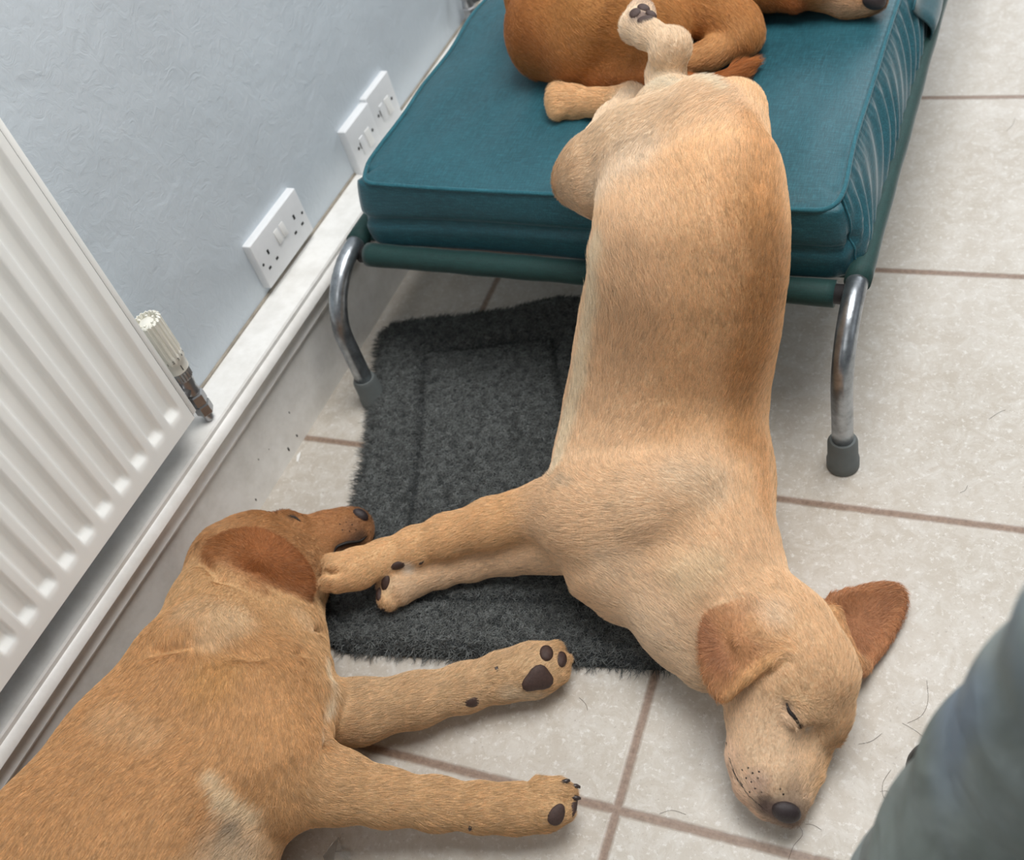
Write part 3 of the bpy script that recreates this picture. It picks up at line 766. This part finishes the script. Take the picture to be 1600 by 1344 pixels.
    # colours of the coat; the dark right flank also has shade painted in
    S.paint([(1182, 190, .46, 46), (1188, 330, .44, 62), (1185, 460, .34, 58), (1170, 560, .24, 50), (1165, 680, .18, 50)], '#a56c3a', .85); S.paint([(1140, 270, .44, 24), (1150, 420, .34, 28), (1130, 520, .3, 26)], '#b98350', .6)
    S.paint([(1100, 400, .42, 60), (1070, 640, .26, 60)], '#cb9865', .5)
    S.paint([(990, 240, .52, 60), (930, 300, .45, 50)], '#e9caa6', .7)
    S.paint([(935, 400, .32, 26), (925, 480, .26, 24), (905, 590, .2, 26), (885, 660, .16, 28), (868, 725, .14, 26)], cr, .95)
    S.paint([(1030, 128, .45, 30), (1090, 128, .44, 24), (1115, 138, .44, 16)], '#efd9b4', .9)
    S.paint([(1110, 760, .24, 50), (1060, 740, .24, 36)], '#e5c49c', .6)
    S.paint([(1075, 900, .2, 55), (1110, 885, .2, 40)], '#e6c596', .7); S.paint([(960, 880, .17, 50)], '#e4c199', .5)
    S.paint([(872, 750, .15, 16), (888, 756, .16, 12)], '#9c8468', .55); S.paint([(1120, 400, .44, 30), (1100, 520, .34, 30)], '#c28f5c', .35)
    S.paint([(1002, 24, .51, 22)], '#54403a', .95)
    S.paint([(1190, 700, .16, 26), (1200, 800, .15, 30)], '#b57c49', .7)
    S.paint([(1228, 1272, .05, 34), (1200, 1262, .05, 26)], '#3c2b26', .95); S.paint([(1240, 1235, .07, 22)], '#7d604a', .6); S.paint([(1185, 1225, .07, 26)], '#b08d78', .7)
    S.paint([(1228, 1100, .14, 9), (1250, 1135, .13, 10)], '#6b4c38', .75); S.paint([(1262, 1140, .12, 9)], '#e5cbb0', .8)
    S.paint([(1100, 985, .17, 25), (1120, 1030, .16, 30)], '#7c4428', .75)
    S.paint([(1215, 960, .18, 34)], '#e3bf97', .7)
    S.paint([(640, 886, .08, 14)], '#f2e6d4', .8)
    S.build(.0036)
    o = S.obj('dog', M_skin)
    tag(o, 'pale golden dog asleep, draped from the teal bed down to the tiles', 'dog')
    S.fur('fur', 230000, .0100, M_hair, o, bare=[(1232, 1270, .036, 30), (1002, 14, .51, 18), (603, 913, .05, 16)], longer=[((1150, 1010, .16, 70), .55), ((1350, 975, .02, 70), .5), ((1210, 1190, .06, 110), .5), ((600, 890, .06, 90), .6), ((925, 460, .27, 110), 2.6), ((1060, 130, .43, 70), 2.4), ((900, 620, .2, 60), 1.6)], seed=2)
    # features
    decal_tube(S, 'closed_eye', [(1229, 1099), (1233, 1112), (1243, 1123), (1251, 1137)], .0023, M_line, o, .0004)
    decal_tube(S, 'mouth_line', [(1134, 1160), (1140, 1185), (1149, 1212), (1170, 1244), (1196, 1266)], .0016, M_line, o)
    blob(S, 'nose', 1229, 1270, .0165, .0125, 20, .009, M_nose, o, -.001)
    decal_tube(S, 'nostril', [(1212, 1262), (1216, 1270), (1224, 1274)], .0022, M_line, o, .0006)
    for (x, y) in ((1160, 1203), (1169, 1200), (1176, 1208), (1184, 1216), (1166, 1216), (1174, 1222), (1160, 1226), (1180, 1232), (1171, 1238), (1190, 1238), (1186, 1206), (1219, 1233), (1224, 1241)):
        blob(S, 'whisker_spot', x, y, .0011, .0011, 0, .0005, M_line, o, .0002)
    blob(S, 'paw_pad', 602, 911, .007, .013, 10, .005, M_pad, o); blob(S, 'paw_pad', 592, 928, .006, .011, 0, .005, M_pad, o); blob(S, 'paw_pad', 622, 884, .012, .007, -20, .004, M_pad, o)
    claw(S, 600, 950, -.3, 1, .007, .0022, o); claw(S, 591, 945, -.5, 1, .006, .002, o); claw(S, 660, 878, -.6, .6, .007, .0022, o)
    for (x, y, a, b, g) in ((992, 20, .008, .010, 20), (1006, 12, .009, .010, 0), (1018, 22, .008, .010, -20), (1008, 30, .011, .008, 0)): blob(S, 'paw_pad', x, y, a, b, g, .005, M_pad, o)
    return o
dog_draped()

# ------------------------------------------------------------------ dog lying along the skirting
def dog_side():
    GAIN[:] = [.78, 1.06]
    S = Sculpt(); c1 = '#c08a55'; c2 = '#cfa06b'; c3 = '#b27a46'; dk = '#a4693a'; ear = '#8a4a22'; leg = '#cd9f6c'
    S.chain([(322, 1085, .12, 134), (225, 1205, .125, 134), (130, 1350, .13, 158), (10, 1480, .13, 165)], c1, .035, 1)
    S.chain([(410, 1090, .11, 96), (385, 1180, .115, 112), (300, 1290, .12, 130), (190, 1440, .12, 150)], c1, .035, 1)
    S.chain([(382, 905, .085, 80), (362, 965, .095, 92), (350, 1030, .11, 112)], c2, .035, 1)
    S.chain([(440, 940, .07, 55), (440, 1000, .085, 62), (455, 1050, .09, 60)], c2, .03, 1)
    S.chain([(478, 930, .05, 30), (478, 975, .05, 24)], '#c99a66', .02, 1)
    # shoulder and upper foreleg
    S.chain([(400, 1110, .15, 90), (430, 1190, .14, 78), (445, 1240, .12, 50), (442, 1268, .09, 24)], c1, .03, 1)
    S.chain([(450, 1215, .125, 66), (520, 1228, .105, 54), (600, 1246, .08, 40), (680, 1256, .062, 36), (750, 1262, .055, 33), (800, 1264, .05, 33), (845, 1262, .048, 38)], leg, .018, 1)
    S.chain([(868, 1242, .05, 22), (885, 1240, .05, 17)], leg, .004, 1); S.chain([(862, 1272, .045, 24), (880, 1268, .045, 19)], leg, .004, 1)
    # under foreleg
    S.chain([(470, 1115, .06, 60), (560, 1112, .052, 47), (650, 1094, .048, 39), (725, 1075, .042, 34), (785, 1058, .04, 35), (830, 1048, .04, 39), (850, 1042, .04, 36)], '#d0a87a', .016, 1)
    S.chain([(862, 1026, .036, 20)], leg, .004); S.chain([(872, 1048, .036, 18)], leg, .004)
    S.chain([(478, 1050, .095, 34), (495, 1080, .085, 22)], c2, .02, 1)
    for a, b in (((842, 1030, .046, 19), (866, 1017, .040, 16)), ((850, 1044, .046, 18), (880, 1033, .038, 14)), ((848, 1062, .044, 18), (874, 1056, .036, 14))): S.chain([a, b], leg, .0035, 1)
    S.chain([(842, 1236, .062, 22), (872, 1234, .060, 19), (888, 1242, .052, 14)], leg, .0035, 1); S.chain([(846, 1266, .060, 25), (868, 1270, .056, 20)], leg, .0035, 1)
    S.cut([(846, 1252, .090, 4), (870, 1254, .080, 5), (888, 1256, .06, 4)], .005)
    S.cut([(846, 1036, .080, 3), (868, 1026, .068, 3), (886, 1020, .05, 3)], .004); S.cut([(838, 1030, .082, 3), (858, 1046, .076, 3), (866, 1066, .066, 3), (884, 1050, .05, 3)], .004)
    # near hind quarter in front of the belly
    S.chain([(330, 1330, .11, 96), (300, 1420, .11, 110)], '#cdb08a', .02, 1)
    # head, muzzle
    S.chain([(372, 885, .085, 74), (392, 872, .09, 70)], dk, .03, -1)
    S.chain([(428, 862, .085, 62), (452, 850, .075, 48)], '#b0733e', .02, -1)
    S.chain([(455, 885, .07, 58), (478, 890, .06, 46)], '#b98252', .02, -1)
    S.chain([(476, 852, .065, 44), (515, 838, .055, 38), (545, 828, .050, 33), (553, 826, .048, 29)], '#a4693c', .012, -1)
    S.chain([(510, 850, .045, 36), (545, 838, .042, 28)], '#a4693c', .012, -1)
    S.chain([(480, 905, .045, 38), (508, 890, .035, 26), (535, 868, .03, 18)], '#a97746', .01, -1)
    S.chain([(443, 808, .108, 10), (470, 822, .10, 9)], '#9c6237', .014)
    S.chain([(562, 815, .050, 16)], '#4b3428', .006)
    S.cut([(575, 855, .075, 9), (545, 862, .075, 10), (518, 868, .08, 7)], .010)
    # ear
    pts = [(332, 870, .162), (352, 840, .165), (400, 832, .168), (440, 850, .160), (470, 880, .142), (482, 905, .125), (478, 926, .115), (445, 917, .13), (405, 903, .15), (370, 905, .155), (350, 893, .162)]
    m = (405, 872, .172)
    S.ear(pts, m, ear, 7)
    S.chain([(370, 905, .158, 9), (405, 908, .152, 9), (440, 920, .132, 9), (478, 926, .115, 9)], '#8d4f26', .006)
    S.chain([(330, 850, .15, 14), (345, 885, .16, 12)], '#9a5e30', .016)
    # creases
    S.cut([(250, 1020, .215, 7), (330, 1006, .215, 8), (400, 1022, .20, 7)], .03)
    S.chain([(262, 1040, .17, 40), (340, 1030, .17, 42), (420, 1050, .15, 40)], c1, .03, 1)
    S.chain([(470, 1045, .12, 26), (500, 1090, .105, 20), (500, 1140, .10, 18)], c2, .02, 1)
    S.cut([(500, 1170, .15, 4), (505, 1120, .13, 4)], .012)
    S.cut([(430, 1090, .23, 8), (395, 1150, .24, 10), (350, 1215, .24, 10)], .045); S.cut([(345, 1225, .235, 8), (375, 1275, .215, 12)], .03)
    S.cut([(500, 838, .10, 4), (508, 866, .085, 4), (500, 895, .08, 4)], .012); S.cut([(505, 985, .09, 4), (465, 995, .12, 5), (445, 975, .13, 4)], .016)
    S.cut([(470, 1020, .15, 4), (440, 1035, .17, 4)], .014); S.chain([(428, 1284, .085, 9), (436, 1276, .095, 14)], c1, .012, 1)
    S.cut([(392, 912, .18, 4), (345, 905, .18, 5), (318, 880, .17, 4)], .014)
    S.chain([(352, 905, .165, 12), (385, 918, .162, 10), (410, 924, .158, 7)], '#9a5c30', .008)
    S.paint([(300, 950, .2, 45), (360, 965, .2, 45), (330, 990, .2, 34)], '#dcb98c', .6)
    S.paint([(170, 1120, .24, 45), (240, 1150, .25, 34)], '#d2a878', .5)
    S.paint([(330, 1060, .25, 60)], '#b5803f', .35)
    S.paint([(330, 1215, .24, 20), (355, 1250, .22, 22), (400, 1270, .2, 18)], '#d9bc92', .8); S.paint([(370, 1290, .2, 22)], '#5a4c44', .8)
    S.paint([(370, 1330, .2, 70)], '#cfb795', .7)
    S.paint([(512, 1030, .13, 12), (516, 1100, .12, 12), (508, 1150, .12, 12)], '#e6cfaa', .8)
    S.paint([(350, 845, .17, 30), (330, 870, .16, 26)], '#87491f', .6); S.paint([(555, 825, .09, 26)], '#7a5238', .6); S.paint([(455, 806, .12, 8)], '#3d271c', .85)
    S.paint([(540, 858, .07, 22), (566, 838, .07, 14)], '#3f2c23', .8)
    S.paint([(468, 958, .1, 18), (482, 975, .09, 18)], '#d6b184', .6); S.paint([(465, 1240, .18, 20)], '#a97a4c', .4)
    S.paint([(835, 1090, .07, 26), (790, 1085, .07, 20)], '#dcc3a0', .7)
    S.build(.0036, clipz=.002)
    o = S.obj('dog', M_skin)
    tag(o, 'tan dog lying on its side along the skirting, legs stretched to the right', 'dog')
    S.fur('fur', 230000, .0092, M_hair, o, bare=[(548, 858, .07, 16), (840, 1062, .07, 18), (850, 1024, .06, 12), (872, 1262, .085, 14)], longer=[((405, 872, .16, 80), .6), ((530, 835, .06, 60), .45), ((850, 1050, .04, 60), .6), ((870, 1260, .05, 60), .6), ((370, 1285, .2, 60), 2.), ((515, 1080, .12, 40), 1.7), ((320, 985, .2, 60), 1.4)], seed=5)
    decal_tube(S, 'closed_eye', [(450, 806), (461, 809), (470, 815)], .002, M_line, o, .0004)
    decal_tube(S, 'mouth_line', [(520, 866), (526, 854), (542, 848), (562, 846), (573, 838)], .0026, M_line, o, .0004)
    blob(S, 'nose', 564, 804, .013, .009, 30, .009, M_nose, o, -.002)
    for (x, y) in ((531, 819), (541, 816), (550, 820), (535, 828), (546, 830), (556, 828)): blob(S, 'whisker_spot', x, y, .0010, .0010, 0, .0005, M_line, o, .0002)
    blob(S, 'paw_pad', 841, 1062, .0195, .0165, 150, .006, M_pad, o, -.0015, .14); blob(S, 'paw_pad', 854, 1020, .009, .012, 10, .006, M_pad, o, -.001)
    blob(S, 'paw_pad', 878, 1030, .008, .012, 20, .006, M_pad, o, -.001); blob(S, 'paw_pad', 738, 1098, .010, .008, 0, .004, M_pad, o)
    blob(S, 'paw_pad', 870, 1274, .013, .0095, -60, .004, M_pad, o, -.001, .06); blob(S, 'paw_pad', 897, 1257, .007, .016, 10, .005, M_pad, o, -.001)
    for (x, y, a, b) in ((880, 1222, 1, -.3), (896, 1228, 1, .1), (897, 1246, 1, .2)): claw(S, x, y, a, b, .010, .0028, o)
    claw(S, 776, 1045, .3, .8, .008, .0026, o); claw(S, 735, 1292, -.2, 1, .006, .0024, o)
    return o
dog_side()

# ------------------------------------------------------------------ dog curled on the bed
def dog_curled():
    GAIN[:] = [.95, 1.2]
    S = Sculpt(); c1 = '#a56a38'; c2 = '#b57c4a'; dk = '#8f5527'
    S.chain([(905, -20, .44, 118), (1000, -90, .45, 110), (1110, -110, .44, 96), (1210, -95, .43, 78)], c1, .035, 1)
    S.chain([(880, 45, .435, 92), (905, 70, .425, 66)], c1, .03, 1)
    S.chain([(955, 20, .46, 96), (1000, 40, .44, 62), (1030, 60, .42, 46)], '#b07842', .03, 1)
    S.chain([(1000, 85, .41, 40), (960, 95, .405, 36), (905, 85, .41, 46)], c2, .02, 1)
    # tail sweeping under the hind legs and out to the right
    S.chain([(850, 62, .405, 34), (885, 98, .398, 33), (935, 120, .392, 27), (1000, 124, .388, 21), (1070, 134, .385, 17), (1126, 130, .384, 13), (1155, 112, .384, 13), (1182, 96, .384, 8)], '#9b5a2b', .012, 1)
    # folded hind leg
    S.chain([(1050, -10, .44, 60), (1110, 10, .43, 48), (1150, 40, .41, 36), (1163, 55, .402, 30)], '#ad7440', .02, 1)
    S.chain([(1162, 58, .397, 27), (1112, 84, .394, 23), (1078, 96, .392, 21)], '#bd8a58', .010, 1)
    S.chain([(1135, -30, .44, 46), (1190, -16, .42, 30)], dk, .02, 1)
    S.cut([(1105, 55, .43, 8), (1140, 45, .44, 5)], .012)
    # head and muzzle at the edge of the bed
    S.chain([(1235, -55, .43, 66), (1285, -50, .43, 58)], c1, .03, -1)
    S.chain([(1300, -30, .41, 46), (1330, -14, .40, 38), (1358, -8, .397, 30)], '#c08e60', .015, -1)
    S.chain([(1200, -4, .41, 18), (1240, 3, .40, 15), (1268, -6, .40, 13)], '#8f4f27', .01, 1)
    S.chain([(1372, 2, .392, 14)], '#2a2020', .008)
    S.paint([(1310, 14, .40, 30), (1350, 16, .40, 20)], '#cfa987', .8); S.paint([(1378, 0, .40, 18)], '#2c2222', .9)
    S.paint([(800, 40, .47, 45), (850, 90, .43, 35)], '#8c5227', .5); S.paint([(940, -10, .54, 50)], '#b27c48', .5)
    S.paint([(1150, 50, .43, 26)], '#b98553', .5); S.paint([(1176, 92, .4, 16)], '#b5713c', .6)
    S.build(.0042)
    o = S.obj('dog', M_skin)
    tag(o, 'brown dog curled up at the back of the teal mattress, partly out of frame', 'dog')
    S.fur('fur', 90000, .0085, M_hair, o, bare=[(1372, 0, .395, 18)], longer=[((1160, 108, .385, 50), 2.)], seed=8, rad=.00014)
    blob(S, 'nose', 1366, 1, .018, .013, 20, .009, M_nose, o, -.001)
    decal_tube(S, 'nostril', [(1356, 4), (1362, 8), (1368, 8)], .002, M_line, o, .0006)
    decal_tube(S, 'mouth_line', [(1310, 22), (1340, 26), (1368, 20), (1384, 12)], .0013, M_line, o)
    return o
dog_curled()

# ------------------------------------------------------------------ fleece rug
def rug():
    A = P(600, 515, 0)[:2]; B = P(930, 478, 0)[:2]; Cq = P(1088, 1052, 0)[:2]; D = P(500, 1020, 0)[:2]
    A, D = A+np.array([0, 0]), D
    nu, nv = 110, 150; hgt = .020
    def pos(u, v):   # u across, v from back to front
        p = (A*(1-u)+B*u)*(1-v)+(D*(1-u)+Cq*u)*v
        p = p+np.array([.012*np.sin(v*3.1)*(1-u)*1.2, 0])
        return p
    L1 = np.linalg.norm(B-A); L2 = np.linalg.norm(D-A)
    def height(u, v):
        e = min(min(u, 1-u)*L1, min(v, 1-v)*L2)
        z = hgt*min(1, (e/.016))**.5
        g = min(abs(min(u, 1-u)*L1-.085), abs(min(v, 1-v)*L2-.085))
        if e > .07: z -= .006*math.exp(-(g/.006)**2)
        z += .004*math.sin(u*9+v*5)*math.sin(v*7)*min(1, e/.04)
        z += .022*math.exp(-((v-.035)/.03)**2)*math.exp(-((u-.83)/.18)**2)+.012*math.exp(-((v-.10)/.03)**2)*math.exp(-((u-.6)/.2)**2)
        return z
    def rnd(u, v):   # rounded corners
        rr = .035
        x = u*L1; y = v*L2; cx = min(max(x, rr), L1-rr); cy = min(max(y, rr), L2-rr)
        if cx != x and cy != y:
            d = math.hypot(x-cx, y-cy); m = max(abs(x-cx), abs(y-cy)); f = m/d
            x = cx+(x-cx)*f; y = cy+(y-cy)*f
        return x/L1, y/L2
    V = []; F = []
    for j in range(nv+1):
        for i in range(nu+1):
            u, v = rnd(i/nu, j/nv); p = pos(u, v); V.append((p[0], p[1], max(.002, height(i/nu, j/nv))))
    for j in range(nv):
        for i in range(nu): F.append((j*(nu+1)+i, j*(nu+1)+i+1, (j+1)*(nu+1)+i+1, (j+1)*(nu+1)+i))
    t = NT('fleece_backing'); t.base(t.ramp(t.noise(120, 4), [(.3, s2l('#2b2e30')), (.7, s2l('#3e4244'))])); t.b.inputs['Roughness'].default_value = 1
    o = mesh('fleece_rug', V, F, t.m); tag(o, 'dark grey fleece mat on the tiles under the draped dog', 'rug')
    V = np.array(V); R = np.random.default_rng(4); n = 120000; Fq = np.array(F)
    fi = R.integers(0, len(Fq), n); u, v = R.random(n), R.random(n)
    w4 = np.stack([(1-u)*(1-v), u*(1-v), u*v, (1-u)*v], 1); p = (V[Fq[fi]]*w4[..., None]).sum(1)
    # tufts: strands of one tuft lean the same way
    cell = np.floor(p[:, :2]/.008).astype(int); hsh = np.abs((np.sin(cell[:, 0]*127.1+cell[:, 1]*311.7)*43758.5453) % 1)*9973
    ang = hsh/9973*2*np.pi+R.normal(0, .5, n); curl = R.normal(0, 1, n)*1.6; ln = R.uniform(.007, .014, n)
    jj = fi//nu/nv; ii = (fi % nu)/nu
    edge = np.minimum(np.minimum(ii, 1-ii)*L1, np.minimum(jj, 1-jj)*L2)
    outx = np.where(np.minimum(ii, 1-ii)*L1 < np.minimum(jj, 1-jj)*L2, np.sign(ii-.5), 0); outy = np.where(outx == 0, -np.sign(jj-.5)*1., 0)
    w = np.clip(1-edge/.014, 0, 1)*1.1
    seam = np.exp(-((edge-.085)/.005)**2); ln = ln*(1-.7*seam)
    K = 5; pts = np.zeros((n, K, 3)); pts[:, 0] = p
    for i in range(1, K):
        a = ang+curl*i/(K-1)*1.5; st = ln/(K-1)
        pts[:, i, 0] = pts[:, i-1, 0]+st*(np.cos(a)*.75+w*outx); pts[:, i, 1] = pts[:, i-1, 1]+st*(np.sin(a)*.75+w*outy)
        pts[:, i, 2] = np.maximum(.001, pts[:, i-1, 2]+st*(.85-.28*i)*(1-.6*w))
    hc = bpy.data.hair_curves.new('pile'); hc.add_curves([K]*n)
    hc.attributes['position'].data.foreach_set('vector', pts.astype(np.float32).ravel()) if 'position' in hc.attributes else hc.position_data.foreach_set('vector', pts.astype(np.float32).ravel())
    ra = hc.attributes.get('radius') or hc.attributes.new('radius', 'FLOAT', 'POINT')
    ra.data.foreach_set('value', np.tile(np.array([1, 1, .9, .7, .3])*.00036, n).astype(np.float32))
    k = R.uniform(.5, 1.5, (n, 1))*(.65+.7*(hsh[:, None]/9973))*(1-.5*seam[:, None]); g = np.array([[.125, .133, .131]])*k
    ca = hc.attributes.new('coat', 'FLOAT_COLOR', 'CURVE'); ca.data.foreach_set('color', np.c_[g, np.ones(n)].astype(np.float32).ravel())
    m = coat_mat('fleece', .9, 0); hc.materials.append(m)
    ho = bpy.data.objects.new('pile', hc); COL.objects.link(ho); ho.parent = o; ho['kind'] = 'stuff'
rug()

# ------------------------------------------------------------------ standing person: one trouser leg and shoe at the lower right
def person():
    GAIN[:] = [1, 1]
    S = Sculpt(); t1 = '#6d777a'
    K = lambda x, y, z, r: (np.array([x, y, z]), r)
    def ch(pts, col, k):
        for (a, ra), (b, rb) in zip(pts[:-1], pts[1:]): S.pr.append(('cap', a, b, ra, rb, k, col, 1))
    ch([K(.008, .302, .09, .090), K(.027, .311, .30, .090), K(.043, .33, .40, .084), K(.060, .346, .50, .078), K(.074, .348, .60, .069), K(.088, .345, .70, .064), K(.16, .20, .84, .08), K(.22, .06, .95, .11)], t1, .03)
    ch([K(-.006, .285, .40, .045), K(.010, .30, .46, .038)], t1, .015)
    ch([K(.22, .06, .95, .11), K(.25, -.02, 1.05, .12)], t1, .02)
    S.build(.006, clipz=.045)
    t = NT('grey_green_cotton'); a = t.noise(9, 4, .6)
    c = t.ramp(a, [(.35, s2l('#737c78')), (.65, s2l('#8b9494'))])
    c = t.mix(t.ramp(t.noise(5, 2), [(.56, (0, 0, 0)), (.66, (.45, .45, .45))]), c, s2l('#5f7595'))
    t.base(c); t.b.inputs['Roughness'].default_value = .9
    t.bump(t.noise(7, 3, .5, dist=1.2), .6, .03)
    r = empty('person', 'standing person seen only by one grey-green trouser leg and the edge of a black shoe', 'person')
    o = S.obj('trouser_leg', t.m); o.parent = r
    sh = Sculpt(); M1 = plain('black_leather', '#17191b', .4)
    def ch2(pts, k):
        for (a, ra), (b, rb) in zip(pts[:-1], pts[1:]): sh.pr.append(('cap', a, b, ra, rb, k, '#17191b', 1))
    ch2([K(.004, .30, .05, .043), K(-.002, .44, .042, .042), K(-.016, .552, .034, .034)], .02)
    ch2([K(.004, .29, .12, .040), K(.006, .36, .09, .036)], .02)
    sh.build(.005, clipz=.001); s_ = sh.obj('shoe', M1); s_.parent = r
person()

# ------------------------------------------------------------------ small things on the tiles
M_fl = plain('dark_dog_hair', '#4b4038', .6)
for k, pts in enumerate([[(1448, 1063), (1450, 1095), (1440, 1118), (1418, 1130)], [(1410, 1130), (1435, 1145), (1456, 1167)], [(1341, 1163), (1362, 1158), (1378, 1146)], [(1392, 1203), (1380, 1222), (1379, 1240), (1383, 1250)], [(1375, 1237), (1385, 1236), (1396, 1240)],
     [(1232, 1343), (1240, 1322), (1254, 1304), (1248, 1290)], [(1258, 1288), (1270, 1289), (1284, 1297)], [(1030, 1272), (1050, 1266), (1072, 1273)], [(1545, 655), (1560, 645), (1572, 640)], [(1572, 205), (1582, 195), (1586, 184)], [(1500, 770), (1508, 766), (1512, 758)], [(905, 1090), (915, 1100), (918, 1110)]]):
    q = [P(x, y, .0009) for x, y in pts]; n = len(q); Q = []
    for i in range(n-1):
        p0, p1, p2, p3 = q[max(i-1, 0)], q[i], q[i+1], q[min(i+2, n-1)]
        for t_ in np.linspace(0, 1, 7)[:-1]: Q.append(.5*(2*p1+(p2-p0)*t_+(2*p0-5*p1+4*p2-p3)*t_**2+(3*p1-p0-3*p2+p3)*t_**3))
    HL = ['long curved dog hair on the tile between the turned-out ear and the trouser leg', 'bent dog hair ending at the edge of the black shoe', 'short dog hair beside the sleeping dog\'s brow', 'curved dog hair on the tile left of the trouser leg', 'tiny straight hair crossing the curved one by the trouser leg', 'wavy dog hair on the tile just under the black nose', 'short dog hair right of the black nose', 'pale dog hair left of the muzzle above the grout line', 'short dog hair on the tile far right of the bed leg', 'short dog hair on the tile at the upper right edge', 'tiny dog hair on the tile below the far bed leg foot', 'tiny dog hair on the tile right of the upper paw pads']
    Q.append(q[-1]); o = tube('stray_hair', Q, .00016, M_fl, None, 5)
    tag(o, HL[k], 'hair', 'stray dog hairs on the tiles')
t = NT('clear_plastic'); t.b.inputs['Transmission Weight'].default_value = .9; t.b.inputs['Roughness'].default_value = .08; t.b.inputs['IOR'].default_value = 1.35; t.b.inputs['Base Color'].default_value = (.97, .98, .97, 1)
V = [P(505, 1338, .001), P(520, 1316, .006), P(529, 1308, .012), P(534, 1326, .004), P(547, 1331, .010), P(548, 1350, .002), P(520, 1352, .012), P(508, 1348, .003)]
cen = sum(V)/len(V)+np.array([0, 0, .006]); V2 = V+[cen]
pl = mesh('plastic_scrap', V2, [(i, (i+1) % 8, 8) for i in range(8)], t.m, None, False); sm = pl.modifiers.new('s', 'SOLIDIFY'); sm.thickness = .0006; sm.offset = 1
tag(pl, 'small crumpled clear plastic scrap on the tile below the dog\'s foreleg', 'plastic scrap')
q = P(466, 712, .001); V = [P(463, 721, .0012), P(464, 712, .0022), P(470, 705, .0012), P(469, 712, .0012), P(466, 722, .0012)]
fk = mesh('paint_flake', V, [(0, 1, 4), (1, 3, 4), (1, 2, 3)], M_socket2, None, False); sm = fk.modifiers.new('s', 'SOLIDIFY'); sm.thickness = .0008; sm.offset = 0
tag(fk, 'tiny white paint flake on the tile beside the skirting', 'paint flake')
